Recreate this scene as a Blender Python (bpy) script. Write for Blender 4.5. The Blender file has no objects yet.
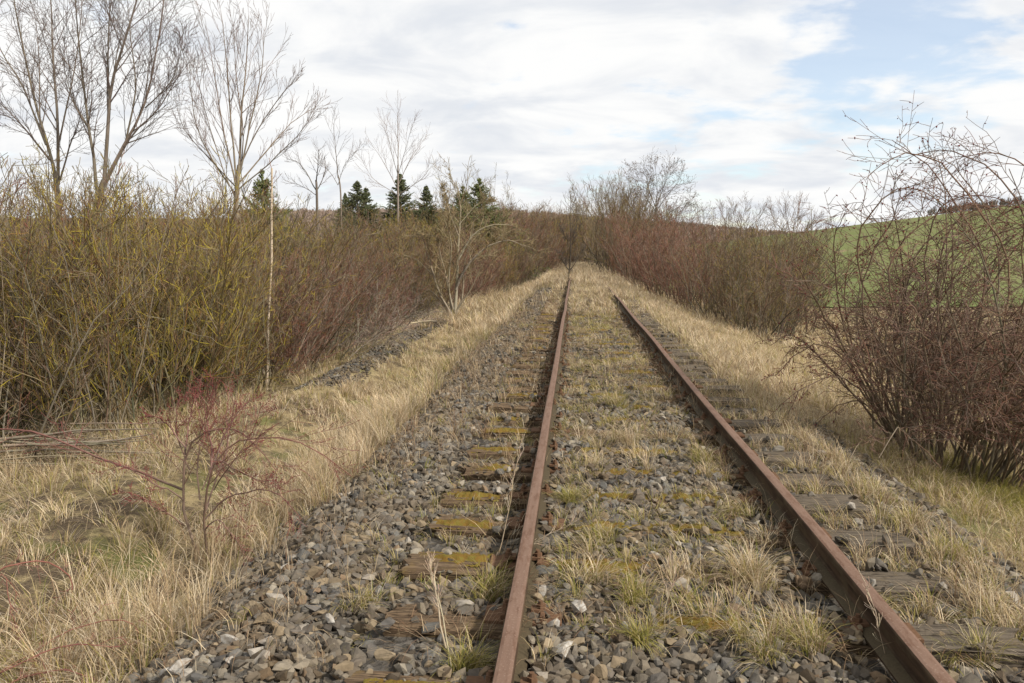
import bpy, bmesh, math
import numpy as np
from mathutils import Vector, Matrix
sc = bpy.context.scene
C = sc.collection
PI = math.pi
rad = math.radians
# ------------------------------------------------------------------ camera
F_PX = 826.0
CAM_Z = 1.617
PSI, TH = math.atan(63 / 826.0), math.atan(93.5 / 826.0)
cF = np.array([-math.sin(PSI) * math.cos(TH), math.cos(PSI) * math.cos(TH), -math.sin(TH)])
cR = np.array([math.cos(PSI), math.sin(PSI), 0.0])
cU = np.cross(cR, cF)
cam_d = bpy.data.cameras.new('camera')
cam = bpy.data.objects.new('camera', cam_d)
C.objects.link(cam)
cam_d.sensor_width = 36.0
cam_d.lens = F_PX / 1024 * 36
cam_d.clip_start, cam_d.clip_end = 0.05, 6000
m = Matrix.Identity(4)
for i in range(3):
    m[i][0], m[i][1], m[i][2] = cR[i], cU[i], -cF[i]
m[2][3] = CAM_Z
cam.matrix_world = m
sc.camera = cam
EYE = np.array([0, 0, CAM_Z])
def ray(px, py):
    return cF + (px - 512) / F_PX * cR + (341.5 - py) / F_PX * cU
def atz(px, py, z):
    d = ray(px, py)
    return EYE + d * ((z - CAM_Z) / d[2])
def aty(px, py, y):
    d = ray(px, py)
    return EYE + d * (y / d[1])
def to_px(P):
    P = np.asarray(P, float) - EYE
    w = P @ cF
    return np.stack([512 + F_PX * (P @ cR) / w, 341.5 - F_PX * (P @ cU) / w, w], -1)
# ------------------------------------------------------------------ sun, sky, exposure
SUN_EL, SUN_AZ = rad(40), rad(118)          # azimuth clockwise from +Y: from the right, a little behind the camera
sd = bpy.data.lights.new('sun', 'SUN')
sun = bpy.data.objects.new('sun', sd)
C.objects.link(sun)
sd.energy, sd.angle, sd.color = 5.0, rad(3.5), (1.0, 0.945, 0.86)
sun_dir = Vector((math.sin(SUN_AZ) * math.cos(SUN_EL), math.cos(SUN_AZ) * math.cos(SUN_EL), math.sin(SUN_EL)))
sun.rotation_euler = sun_dir.to_track_quat('Z', 'Y').to_euler()
sun.location = (20, -10, 30)
sc.view_settings.view_transform = 'Standard'
sc.view_settings.look = 'None'
sc.view_settings.exposure = 0.32
sc.view_settings.gamma = 1.0
sc.view_settings.use_curve_mapping = False

class NT:
    """small node-tree helper"""
    def __init__(s, tree):
        s.t = tree
        tree.nodes.clear()
    def n(s, typ, ins=None, **kw):
        nd = s.t.nodes.new(typ)
        for k, v in kw.items():
            setattr(nd, k, v)
        for k, v in (ins or {}).items():
            if isinstance(v, bpy.types.NodeSocket):
                s.t.links.new(v, nd.inputs[k])
            else:
                nd.inputs[k].default_value = v
        return nd
    def math(s, op, a, b=0.0, c=0.0, clamp=False):
        nd = s.n('ShaderNodeMath', {0: a, 1: b, 2: c}, operation=op)
        nd.use_clamp = clamp
        return nd.outputs[0]
    def mix(s, f, a, b):
        nd = s.n('ShaderNodeMix', data_type='RGBA')
        for k, v in ((0, f), (6, a), (7, b)):
            if isinstance(v, bpy.types.NodeSocket):
                s.t.links.new(v, nd.inputs[k])
            else:
                nd.inputs[k].default_value = v if k == 0 else (*v[:3], 1)
        return nd.outputs[2]
    def noise(s, vec, scale, detail=4, rough=0.55, dist=0.0):
        return s.n('ShaderNodeTexNoise', {'Vector': vec, 'Scale': scale, 'Detail': detail, 'Roughness': rough, 'Distortion': dist}).outputs[0]
    def step(s, v, lo, hi):
        return s.n('ShaderNodeMapRange', {0: v, 1: lo, 2: hi, 3: 0.0, 4: 1.0}, interpolation_type='SMOOTHSTEP').outputs[0]

world = bpy.data.worlds.new('World')
sc.world = world
world.use_nodes = True
w = NT(world.node_tree)
tc = w.n('ShaderNodeTexCoord')
dirv = tc.outputs['Generated']
sky = w.n('ShaderNodeTexSky', sky_type='NISHITA', sun_disc=False, sun_elevation=SUN_EL, sun_rotation=SUN_AZ)
sky.air_density, sky.dust_density, sky.ozone_density = 1.0, 0.3, 1.4
sep = w.n('ShaderNodeSeparateXYZ', {0: dirv})
zz = w.math('ADD', w.math('MAXIMUM', sep.outputs[2], 0.0), 0.22)
pv = w.n('ShaderNodeCombineXYZ', {0: w.math('DIVIDE', sep.outputs[0], zz), 1: w.math('DIVIDE', sep.outputs[1], zz), 2: 0.0}).outputs[0]
big = w.noise(pv, 1.25, 8, 0.5, 0.3)
mid = w.noise(w.n('ShaderNodeMapping', {0: pv, 1: (3.1, 7.7, 0), 3: (1.0, 1.35, 1)}).outputs[0], 2.0, 8, 0.55, 0.4)
fine = w.noise(w.n('ShaderNodeMapping', {0: pv, 1: (13.1, 2.7, 0), 3: (1.0, 1.2, 1)}).outputs[0], 4.2, 6, 0.55, 0.2)
# thinner cloud (a gap) in two directions of the sky
def gap(px, py, width):
    d = ray(px, py); d = d / np.linalg.norm(d)
    dp = w.n('ShaderNodeVectorMath', {0: dirv, 1: tuple(d)}, operation='DOT_PRODUCT').outputs['Value']
    return w.step(dp, math.cos(rad(width)), 1.0)
g = w.math('ADD', w.math('MULTIPLY', gap(905, 55, 10), 0.175), w.math('MULTIPLY', gap(640, 186, 12), 0.06))
cover = w.math('SUBTRACT', w.math('ADD', w.math('MULTIPLY', big, 0.5), w.math('MULTIPLY', fine, 0.5)), g)
mask = w.step(cover, 0.31, 0.44)
tone = w.step(mid, 0.34, 0.60)
ccol = w.mix(tone, (0.625, 0.65, 0.69), (0.80, 0.80, 0.795))
b1 = w.n('ShaderNodeBackground', {0: sky.outputs[0], 1: 0.14})
b2 = w.n('ShaderNodeBackground', {0: ccol, 1: 1.0})
mask = w.math('MULTIPLY', mask, 1.0)
mask = w.math('ADD', w.math('MULTIPLY', mask, 0.62), 0.38)
mx = w.n('ShaderNodeMixShader', {0: mask, 1: b1.outputs[0], 2: b2.outputs[0]})
w.n('ShaderNodeOutputWorld', {0: mx.outputs[0]})

# ------------------------------------------------------------------ helpers
rng = np.random.default_rng(11)
def tag(o, label=None, cat=None, group=None, kind=None):
    if label: o['label'] = label
    if cat: o['category'] = cat
    if group: o['group'] = group
    if kind: o['kind'] = kind
    return o
def link(name, data, parent=None, loc=None, rot=None, scale=None):
    o = bpy.data.objects.new(name, data)
    C.objects.link(o)
    if parent: o.parent = parent
    if loc is not None: o.location = tuple(float(v) for v in loc)
    if rot is not None: o.rotation_euler = tuple(float(v) for v in rot)
    if scale is not None: o.scale = tuple(float(v) for v in scale) if hasattr(scale, '__len__') else (float(scale),) * 3
    return o
def mesh(name, V, polys, mat, col=None, smooth=False, attrs=None):
    """polys: list of (n,k) index arrays"""
    me = bpy.data.meshes.new(name)
    V = np.ascontiguousarray(V, dtype=np.float32).reshape(-1, 3)
    polys = [np.asarray(p, dtype=np.int32) for p in polys if len(p)]
    me.vertices.add(len(V))
    me.vertices.foreach_set('co', V.ravel())
    idx = np.concatenate([p.ravel() for p in polys])
    tot = np.concatenate([np.full(len(p), p.shape[1], dtype=np.int32) for p in polys])
    start = np.concatenate([[0], np.cumsum(tot)[:-1]]).astype(np.int32)
    me.loops.add(len(idx))
    me.loops.foreach_set('vertex_index', idx)
    me.polygons.add(len(tot))
    me.polygons.foreach_set('loop_start', start)
    me.polygons.foreach_set('use_smooth', np.full(len(tot), smooth, dtype=bool))
    me.update(calc_edges=True)
    if col is not None:
        a = me.attributes.new('col', 'FLOAT_COLOR', 'POINT')
        c4 = np.ones((len(V), 4), dtype=np.float32)
        c4[:, :3] = col
        a.data.foreach_set('color', c4.ravel())
    for k, v in (attrs or {}).items():
        a = me.attributes.new(k, 'FLOAT', 'POINT')
        a.data.foreach_set('value', np.ascontiguousarray(v, dtype=np.float32))
    if mat: me.materials.append(mat)
    return me
def norm(v):
    return v / np.maximum(np.linalg.norm(v, axis=-1, keepdims=True), 1e-9)
def vnoise(x, y, s, seed=0):
    """value noise in 0..1, vectorised"""
    x = np.asarray(x, float) / s + seed * 17.3; y = np.asarray(y, float) / s + seed * 9.1
    xi, yi = np.floor(x), np.floor(y); fx, fy = x - xi, y - yi
    fx = fx * fx * (3 - 2 * fx); fy = fy * fy * (3 - 2 * fy)
    def h(a, b):
        q = np.sin(a * 127.1 + b * 311.7 + seed * 74.7) * 43758.5453
        return q - np.floor(q)
    return (h(xi, yi) * (1 - fx) + h(xi + 1, yi) * fx) * (1 - fy) + (h(xi, yi + 1) * (1 - fx) + h(xi + 1, yi + 1) * fx) * fy
def fbm(x, y, s, seed=0):
    return 0.55 * vnoise(x, y, s, seed) + 0.3 * vnoise(x, y, s / 2.3, seed + 5) + 0.15 * vnoise(x, y, s / 5.1, seed + 9)
def sstep(a, b, v):
    t = np.clip((np.asarray(v, float) - a) / (b - a), 0, 1)
    return t * t * (3 - 2 * t)
# ------------------------------------------------------------------ materials
def principled(name):
    mt = bpy.data.materials.new(name)
    mt.use_nodes = True
    t = NT(mt.node_tree)
    out = t.n('ShaderNodeOutputMaterial')
    bs = t.n('ShaderNodeBsdfPrincipled')
    bs.inputs['Roughness'].default_value = 0.85
    bs.inputs['Specular IOR Level'].default_value = 0.06
    t.t.links.new(bs.outputs[0], out.inputs[0])
    t.bs, t.out = bs, out
    def setc(s): t.t.links.new(s, bs.inputs['Base Color'])
    def bump(h, strength=0.4, dist=0.02):
        b = t.n('ShaderNodeBump', {'Height': h, 'Strength': strength, 'Distance': dist})
        t.t.links.new(b.outputs[0], bs.inputs['Normal'])
    t.setc, t.bump = setc, bump
    t.pos = t.n('ShaderNodeNewGeometry').outputs['Position']
    t.objc = t.n('ShaderNodeTexCoord').outputs['Object']
    return mt, t
def mat_attr(name, translucent=0.0, rough=0.85, var=0.25, nscale=30.0):
    """colour from the mesh's own 'col' attribute, with fine grain"""
    mt, t = principled(name)
    a = t.n('ShaderNodeAttribute', attribute_name='col').outputs['Color']
    nz = t.noise(t.objc, nscale, 3)
    hs = t.n('ShaderNodeHueSaturation', {'Color': a, 'Value': t.math('ADD', t.math('MULTIPLY', nz, 2 * var), 1 - var)})
    t.setc(hs.outputs[0])
    t.bs.inputs['Roughness'].default_value = rough
    if translucent > 0:
        tr = t.n('ShaderNodeBsdfTranslucent', {0: hs.outputs[0]})
        ms = t.n('ShaderNodeMixShader', {0: translucent, 1: t.bs.outputs[0], 2: tr.outputs[0]})
        t.t.links.new(ms.outputs[0], t.out.inputs[0])
    return mt
M_twig = mat_attr('bark_and_twig', 0, 0.8, 0.3, 18)
M_grass = mat_attr('grass_blade', 0.38, 0.75, 0.18, 9)
M_needle = mat_attr('conifer_needles', 0.1, 0.75, 0.3, 6)
def stone_mat(name, random_obj):
    mt, t = principled(name)
    if random_obj:
        r = t.n('ShaderNodeObjectInfo').outputs['Random']
        cr = t.n('ShaderNodeValToRGB', {0: r})
        e = cr.color_ramp; e.interpolation = 'CONSTANT'
        pal = [(0, (.115, .103, .088)), (.16, (.18, .16, .13)), (.30, (.115, .108, .10)), (.42, (.24, .195, .14)), (.55, (.10, .095, .086)),
               (.70, (.19, .14, .10)), (.74, (.25, .225, .185)), (.84, (.085, .07, .055)), (.94, (.34, .31, .27))]
        e.elements[0].position, e.elements[0].color = 0, (*pal[0][1], 1)
        e.elements[1].position, e.elements[1].color = pal[1][0], (*pal[1][1], 1)
        for p, c in pal[2:]:
            q = e.elements.new(p); q.color = (*c, 1)
        a = t.mix(1.0, cr.outputs[0], cr.outputs[0])
    else:
        a = t.n('ShaderNodeAttribute', attribute_name='col').outputs['Color']
    n1 = t.noise(t.pos, 38, 5, 0.65)
    n2 = t.noise(t.pos, 160, 3, 0.6)
    v = t.math('ADD', t.math('MULTIPLY', n1, 0.75), 0.44)
    hs = t.n('ShaderNodeHueSaturation', {'Color': t.mix(t.math('MULTIPLY', t.step(t.noise(t.pos, 2.2, 4), .35, .65), .38), a, (.17, .125, .08)), 'Value': v, 'Saturation': 1.15})
    lich = t.step(t.noise(t.pos, 24, 4, 0.6), 0.62, 0.72)
    c = t.mix(t.math('MULTIPLY', lich, 0.45), hs.outputs[0], (.20, .17, .085))
    t.setc(c)
    t.bump(t.math('ADD', n1, t.math('MULTIPLY', n2, 0.4)), 0.55, 0.006)
    t.bs.inputs['Roughness'].default_value = 0.9
    return mt
M_stone = stone_mat('ballast_stone', False)
M_stone_o = stone_mat('ballast_stone_single', True)
def pale_stone():
    mt, t = principled('pale_stone')
    n1 = t.noise(t.pos, 45, 5, 0.65)
    t.setc(t.mix(t.step(n1, .35, .7), (.22, .19, .155), (.38, .36, .325)))
    t.bump(n1, 0.5, 0.005)
    return mt
M_pale = pale_stone()
# rails: dusty pink-brown rust on faces that carry dust (upward), dark rust with olive dirt on flanks
def rail_mat():
    mt, t = principled('rusty_rail_steel')
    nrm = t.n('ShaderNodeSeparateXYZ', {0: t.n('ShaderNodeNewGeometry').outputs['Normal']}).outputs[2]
    mp = t.n('ShaderNodeMapping', {0: t.pos, 3: (18, 1.4, 18)}).outputs[0]
    n1 = t.noise(mp, 1.6, 6, 0.65)
    n2 = t.noise(t.pos, 90, 4, 0.6)
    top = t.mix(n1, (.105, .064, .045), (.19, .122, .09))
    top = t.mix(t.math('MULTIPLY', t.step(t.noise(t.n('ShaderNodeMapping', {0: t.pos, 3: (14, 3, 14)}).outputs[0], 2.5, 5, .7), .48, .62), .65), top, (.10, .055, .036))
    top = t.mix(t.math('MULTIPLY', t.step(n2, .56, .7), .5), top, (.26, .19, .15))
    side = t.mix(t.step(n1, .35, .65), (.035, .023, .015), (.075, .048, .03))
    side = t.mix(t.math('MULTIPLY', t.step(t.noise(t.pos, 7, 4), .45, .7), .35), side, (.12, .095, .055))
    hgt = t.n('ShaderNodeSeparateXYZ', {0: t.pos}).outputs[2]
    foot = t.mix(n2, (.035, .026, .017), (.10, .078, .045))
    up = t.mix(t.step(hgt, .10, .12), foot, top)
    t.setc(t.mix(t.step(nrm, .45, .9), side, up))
    t.bump(n2, 0.35, 0.003)
    t.bs.inputs['Roughness'].default_value = 0.7
    return mt
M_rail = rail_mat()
def iron_mat():
    mt, t = principled('rusty_iron')
    n1 = t.noise(t.pos, 60, 5, .6)
    t.setc(t.mix(n1, (.06, .035, .022), (.17, .095, .055)))
    t.bump(n1, .4, .004)
    return mt
M_iron = iron_mat()
def wood_mat(name, c1, c2, c3):
    mt, t = principled(name)
    mp = t.n('ShaderNodeMapping', {0: t.pos, 3: (1.6, 26, 26)}).outputs[0]
    n1 = t.noise(mp, 2.2, 6, 0.65, 0.4)
    n2 = t.noise(t.n('ShaderNodeMapping', {0: t.pos, 3: (3, 80, 80)}).outputs[0], 2.0, 4, 0.6)
    c = t.mix(t.step(n1, .3, .7), c1, c2)
    wx = t.n('ShaderNodeSeparateXYZ', {0: t.pos}).outputs[0]
    c = t.mix(t.math('MULTIPLY', t.step(wx, 1.25, 1.4), .75), c, t.mix(n1, (.05, .042, .033), (.17, .148, .118)))
    c = t.mix(t.math('MULTIPLY', t.step(n2, .52, .62), .8), c, c3)
    c = t.mix(t.math('MULTIPLY', t.step(t.noise(t.pos, 9, 4), .55, .75), .5), c, (.15, .10, .03))
    t.setc(c)
    t.bump(t.math('ADD', n1, t.math('MULTIPLY', n2, -.7)), 0.9, 0.012)
    return mt
M_wood = wood_mat('weathered_sleeper_wood', (.07, .045, .028), (.17, .12, .075), (.022, .016, .011))
def moss_mat():
    mt, t = principled('ochre_moss')
    n1 = t.noise(t.pos, 30, 4); n2 = t.noise(t.pos, 170, 3)
    c = t.mix(t.step(n1, .38, .62), (.17, .095, .022), (.165, .13, .028))
    c = t.mix(t.math('MULTIPLY', n2, .7), c, (.085, .06, .015))
    t.setc(c)
    t.bump(n2, .9, .008)
    return mt
M_moss = moss_mat()
def ground_mat():
    mt, t = principled('winter_ground')
    n1 = t.noise(t.pos, 0.8, 6, .6); n2 = t.noise(t.pos, 7, 6, .65); n3 = t.noise(t.pos, 60, 4, .6)
    earth = t.mix(n3, (.055, .04, .026), (.13, .098, .066))
    straw = t.mix(n3, (.20, .155, .08), (.38, .30, .165))
    c = t.mix(t.step(t.math('ADD', t.math('MULTIPLY', n1, .5), t.math('MULTIPLY', n2, .5)), .42, .56), earth, straw)
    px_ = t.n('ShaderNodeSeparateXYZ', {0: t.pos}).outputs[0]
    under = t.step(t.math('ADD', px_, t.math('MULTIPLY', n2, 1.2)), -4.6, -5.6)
    c = t.mix(t.math('MULTIPLY', under, .85), c, t.mix(n3, (.045, .032, .02), (.11, .08, .05)))  # dark leaf litter; shade beneath the thicket is also put into this colour
    green = t.mix(n3, (.09, .10, .03), (.16, .17, .05))
    c = t.mix(t.math('MULTIPLY', t.step(t.noise(t.pos, 1.3, 5), .54, .66), .7), c, green)
    t.setc(c)
    t.bump(t.math('ADD', n2, n3), .8, .05)
    return mt
def bed_mat():
    mt, t = principled('ballast_earth')
    n2 = t.noise(t.pos, 20, 6, .65); n3 = t.noise(t.pos, 110, 4, .6)
    vo = t.n('ShaderNodeTexVoronoi', {'Vector': t.pos, 'Scale': 24.0}, feature='F1')
    cc = t.n('ShaderNodeSeparateColor', {0: vo.outputs['Color']}).outputs[0]
    c = t.mix(cc, (.055, .047, .04), (.15, .135, .115))
    c = t.mix(t.math('MULTIPLY', t.step(n2, .5, .7), .6), c, (.13, .10, .055))
    t.setc(c)
    t.bump(t.math('ADD', vo.outputs['Distance'], t.math('MULTIPLY', n3, .5)), 1.0, .03)
    return mt
def field_mat():
    mt, t = principled('winter_wheat_field')
    n1 = t.noise(t.pos, .035, 5, .6); n2 = t.noise(t.n('ShaderNodeMapping', {0: t.pos, 2: (0, 0, rad(35)), 3: (1.2, .06, 1)}).outputs[0], 1.0, 4, .6)
    n3 = t.noise(t.pos, 2.5, 5, .7)
    c = t.mix(t.step(n1, .35, .65), (.095, .13, .038), (.14, .155, .055))
    c = t.mix(t.math('MULTIPLY', n2, .5), c, (.165, .15, .07))
    c = t.mix(t.math('MULTIPLY', n3, .4), c, (.085, .11, .03))
    wv = t.n('ShaderNodeTexWave', {'Vector': t.n('ShaderNodeMapping', {0: t.pos, 2: (0, 0, rad(62))}).outputs[0], 'Scale': .028, 'Distortion': .6, 'Detail': 2.0}).outputs[1]
    c = t.mix(t.math('MULTIPLY', t.step(wv, .93, .99), .45), c, (.15, .12, .07))
    c = t.mix(t.math('MULTIPLY', t.step(t.noise(t.pos, .11, 5, .65), .52, .68), .5), c, (.16, .145, .07))
    t.setc(c)
    t.bump(n3, .6, .1)
    return mt
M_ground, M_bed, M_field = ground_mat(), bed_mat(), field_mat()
# ------------------------------------------------------------------ terrain
GX = [-400, -60, -30, -12, -8, -6, -5, -4.3, -3.9, -3.5, -2.9, -2.35, -2.1, -1.6, 0, 2.1, 2.5, 3.0, 3.6, 4.6, 6.0, 8.0, 14, 40, 400]
GZ = [-1.0, -1.0, -1.0, -.95, -.85, -.75, -.68, -.56, -.36, -.36, -.54, -.50, -.42, -.30, -.28, -.24, -.27, -.36, -.52, -.80, -1.1, -1.4, -1.65, -1.6, -1.6]
def H(x, y):
    x = np.asarray(x, float); y = np.asarray(y, float)
    z = np.interp(x, GX, GZ)
    z = z + (fbm(x, y, 1.7, 3) - .5) * .14 * sstep(1.8, 2.6, np.abs(x - .3)) + (vnoise(x, y, .35, 4) - .5) * .05
    t = sstep(30, 175, y) * (1 - sstep(215, 420, y))
    z = z + np.clip(x, 0, 260) * .126 * t * sstep(2, 30, x)
    hill = np.interp(x, [-900, -250, -60, 90, 175, 320, 900], [29, 28, 25.5, 17, 8, 1, 0])
    z = z + hill * sstep(430, 690, y) * (0.93 + .14 * vnoise(x, y, 90, 8))
    return z
def axis(segs):
    out = [segs[0][0]]
    for a, b, d0, d1 in segs:
        v = a; n = max(1, int(round((b - a) / ((d0 + d1) / 2))))
        t = np.linspace(0, 1, n + 1)[1:]
        ds = d0 + (d1 - d0) * (t - .5 / n)
        s = np.cumsum(ds); s = s / s[-1] * (b - a)
        out += list(a + s)
    return np.array(out)
def grid(name, xs, ys, zf, mat, parent=None):
    X, Y = np.meshgrid(xs, ys)
    V = np.stack([X, Y, zf(X, Y)], -1).reshape(-1, 3)
    nx = len(xs); ny = len(ys)
    i = (np.arange(ny - 1)[:, None] * nx + np.arange(nx - 1)[None, :]).ravel()
    return link(name, mesh(name, V, [np.stack([i, i + 1, i + nx + 1, i + nx], 1)], mat, smooth=True), parent)
xs = axis([(-1500, -60, 160, 16), (-60, -9, 5, .5), (-9, 8, .17, .17), (8, 40, .5, 4), (40, 1500, 8, 160)])
ys = axis([(-60, 0, 8, .5), (0, 16, .2, .2), (16, 60, .35, 1.6), (60, 420, 3, 14), (420, 800, 14, 24), (800, 3200, 60, 300)])
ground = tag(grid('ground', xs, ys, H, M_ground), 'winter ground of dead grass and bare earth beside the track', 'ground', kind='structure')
field = tag(grid('field', axis([(5, 40, 2, 4), (40, 420, 5, 18)]), axis([(46, 120, 2.5, 4), (120, 420, 4, 12)]), lambda x, y: H(x, y) + .05, M_field),
            'green winter crop field rising to the right behind the bushes', 'field', kind='structure')
BX = [-2.45, -2.1, -1.5, -1.25, -.95, -.5, -.36, -.24, -.16, .1, .515, 1.0, 1.13, 1.27, 1.38, 1.8, 2.05, 2.4, 2.9]
BZ = [-.95, -.47, -.10, -.045, -.055, -.055, -.075, -.04, -.005, -.012, -.010, -.03, -.065, -.065, -.075, -.085, -.09, -.19, -.60]
def HB(x, y):
    return np.interp(x, BX, BZ) + (fbm(x, y, .7, 12) - .5) * .05 + (vnoise(x, y, .12, 13) - .5) * .02
def HTOP(x, y):
    x = np.asarray(x, float)
    inside = (x > -2.4) & (x < 2.85)
    return np.where(inside, np.maximum(H(x, y), HB(x, y)), H(x, y))
bed = tag(grid('ballast_bed', axis([(-2.45, 2.9, .08, .08)]), axis([(-4, 12, .1, .1), (12, 75, .2, .8)]), HB, M_bed),
          'earthy ballast bed of the disused railway track', 'track bed', kind='structure')
# ------------------------------------------------------------------ railway track
SL0, SLS, NSL = 3.34 - 2 * .615, .615, 68
SLY = SL0 + SLS * np.arange(NSL)
def on_sleeper(x, y, pad=0.0):
    k = np.round((y - .13 - SL0) / SLS)
    return (np.abs(y - .13 - SL0 - k * SLS) < .125 + pad) & (x > -.9 - pad) & (x < 1.84 + pad)
track = link('railway_track', None, loc=(.515, 0, 0))
tag(track, 'disused railway track of two rusty rails on mossy wooden sleepers', 'railway track')
prof = [(-.0625, 0), (.0625, 0), (.0625, .010), (.013, .025), (.007, .036), (.007, .097), (.012, .104), (.0335, .111), (.0350, .139), (.031, .146), (.018, .149)]
prof = prof + [(-x, z) for x, z in reversed(prof[2:])]
def make_rail(x0, y0, y1, seed):
    ysr = np.arange(y0, y1, .25); n = len(ysr); k = len(prof)
    wob = (vnoise(ysr, ysr * 0 + seed, 3.1, seed) - .5) * .022
    wz = (vnoise(ysr, ysr * 0 + seed, 2.3, seed + 3) - .5) * .012
    P = np.array(prof)
    V = np.zeros((n, k, 3))
    V[:, :, 0] = P[None, :, 0] + wob[:, None] + x0 - .515
    V[:, :, 1] = ysr[:, None]
    V[:, :, 2] = P[None, :, 1] + .008 + wz[:, None]
    i = (np.arange(n - 1)[:, None] * k + np.arange(k)[None, :]); j = (np.arange(n - 1)[:, None] * k + (np.arange(k)[None, :] + 1) % k)
    F = np.stack([i, j, j + k, i + k], -1).reshape(-1, 4)
    return link('rail', mesh('rail', V, [F], M_rail), track)
XL, XR = -.235, 1.266
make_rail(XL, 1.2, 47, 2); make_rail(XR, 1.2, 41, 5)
def box_mesh(name, sx, sy, sz, nx, ny, nz, mat, amp, seed, rough_end=0.0):
    """solid worn beam: origin at mid of its top face; x long"""
    def face(a, b, f):
        A, B = np.meshgrid(a, b); return f(A, B), len(a), len(b)
    lx = np.linspace(-sx / 2, sx / 2, nx); ly = np.linspace(-sy / 2, sy / 2, ny); lz = np.linspace(-sz, 0, nz)
    Vs, Fs, o = [], [], 0
    for (V, a, b), flip in ((face(lx, ly, lambda A, B: np.stack([A, B, A * 0], -1)), 0), (face(lx, lz, lambda A, B: np.stack([A, A * 0 - sy / 2, B], -1)), 0),
                      (face(lx, lz, lambda A, B: np.stack([A, A * 0 + sy / 2, B], -1)), 1), (face(ly, lz, lambda A, B: np.stack([A * 0 - sx / 2, A, B], -1)), 1),
                      (face(ly, lz, lambda A, B: np.stack([A * 0 + sx / 2, A, B], -1)), 0)):
        i = (np.arange(b - 1)[:, None] * a + np.arange(a - 1)[None, :]).ravel() + o
        q = np.stack([i, i + 1, i + a + 1, i + a], 1)
        Fs.append(q[:, ::-1] if flip else q); Vs.append(V.reshape(-1, 3)); o += a * b
    V = np.concatenate(Vs)
    def n3(p, s, sd):
        return vnoise(p[:, 0] * .12 + p[:, 2] * .77, p[:, 1] + p[:, 2] * .63, s, sd) - .5
    V0 = V.copy()
    groove = np.minimum(0, n3(V0, .018, seed)) * amp * 2
    V[:, 2] += groove + n3(V0, .09, seed + 2) * amp
    V[:, 1] += n3(V0 * np.array([1, 0, 1]) + V0[:, [1]] * .3, .06, seed + 3) * amp * 1.2
    e = (np.abs(V0[:, 0]) > sx / 2 - .001)
    V[e, 0] *= 1 + n3(V0, .03, seed + 5)[e] * rough_end
    rd = np.maximum(np.abs(V0[:, 1]) - sy / 2 + .03, 0) / .03
    V[:, 2] -= np.where(V0[:, 2] > -.001, rd ** 2 * .014, 0)
    return mesh(name, V, Fs, mat)
sl_meshes = [box_mesh('sleeper', 2.7, .25, .15, 40, 14, 8, M_wood, .022, 20 + i * 7, .06) for i in range(5)]
def plate_mesh():
    bm = bmesh.new()
    def bx(cx, cy, cz, sx, sy, sz):
        r = bmesh.ops.create_cube(bm, size=1)['verts']
        for v in r: v.co = Vector((cx + v.co.x * sx, cy + v.co.y * sy, cz + v.co.z * sz))
    bx(0, 0, -.004, .34, .16, .02)
    for s in (-1, 1):
        bx(s * .085, 0, .017, .022, .14, .026)
    bmesh.ops.bevel(bm, geom=bm.edges[:], offset=.003, segments=1, affect='EDGES')
    me = bpy.data.meshes.new('tie_plate'); bm.to_mesh(me); bm.free(); me.materials.append(M_iron); return me
def clip_mesh(s):
    bm = bmesh.new()
    r = bmesh.ops.create_cube(bm, size=1)['verts']
    for v in r: v.co = Vector((s * (.062 + v.co.x * .055), v.co.y * .055, .036 + v.co.z * .014 - (v.co.x * s < 0) * .0))
    r = bmesh.ops.create_cone(bm, segments=6, radius1=.019, radius2=.019, depth=.028, cap_ends=True)['verts']
    for v in r: v.co += Vector((s * .075, 0, .046))
    r = bmesh.ops.create_cone(bm, segments=8, radius1=.011, radius2=.010, depth=.03, cap_ends=True)['verts']
    for v in r: v.co += Vector((s * .075, 0, .060))
    me = bpy.data.meshes.new('rail_clip'); bm.to_mesh(me); bm.free(); me.materials.append(M_iron); return me
plate_me, clip_me = plate_mesh(), {1: clip_mesh(1), -1: clip_mesh(-1)}
def moss_mesh(seed, L, W):
    """lumpy cushion with a ragged outline"""
    nx, ny = 34, 14
    A, B = np.meshgrid(np.linspace(-1, 1, nx), np.linspace(-1, 1, ny))
    r = np.sqrt(A ** 4 + B ** 2)
    h = np.clip(1.2 - r - fbm(A * L, B * W, .075, seed) * 1.15, 0, 1) ** .6 * .034 + (vnoise(A * L, B * W, .016, seed + 1) - .5) * .014
    h = h - .012
    V = np.stack([A * L / 2 * (1 + .06 * (vnoise(A, B, .3, seed) - .5)), B * W / 2, h], -1).reshape(-1, 3)
    i = (np.arange(ny - 1)[:, None] * nx + np.arange(nx - 1)[None, :]).ravel()
    return mesh('moss_patch', V, [np.stack([i, i + 1, i + nx + 1, i + nx], 1)], M_moss, smooth=True)
moss_l = [moss_mesh(40 + i, .40 - .05 * (i % 3), .17) for i in range(4)]
moss_m = [moss_mesh(50 + i, .55, .16) for i in range(3)]
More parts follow.
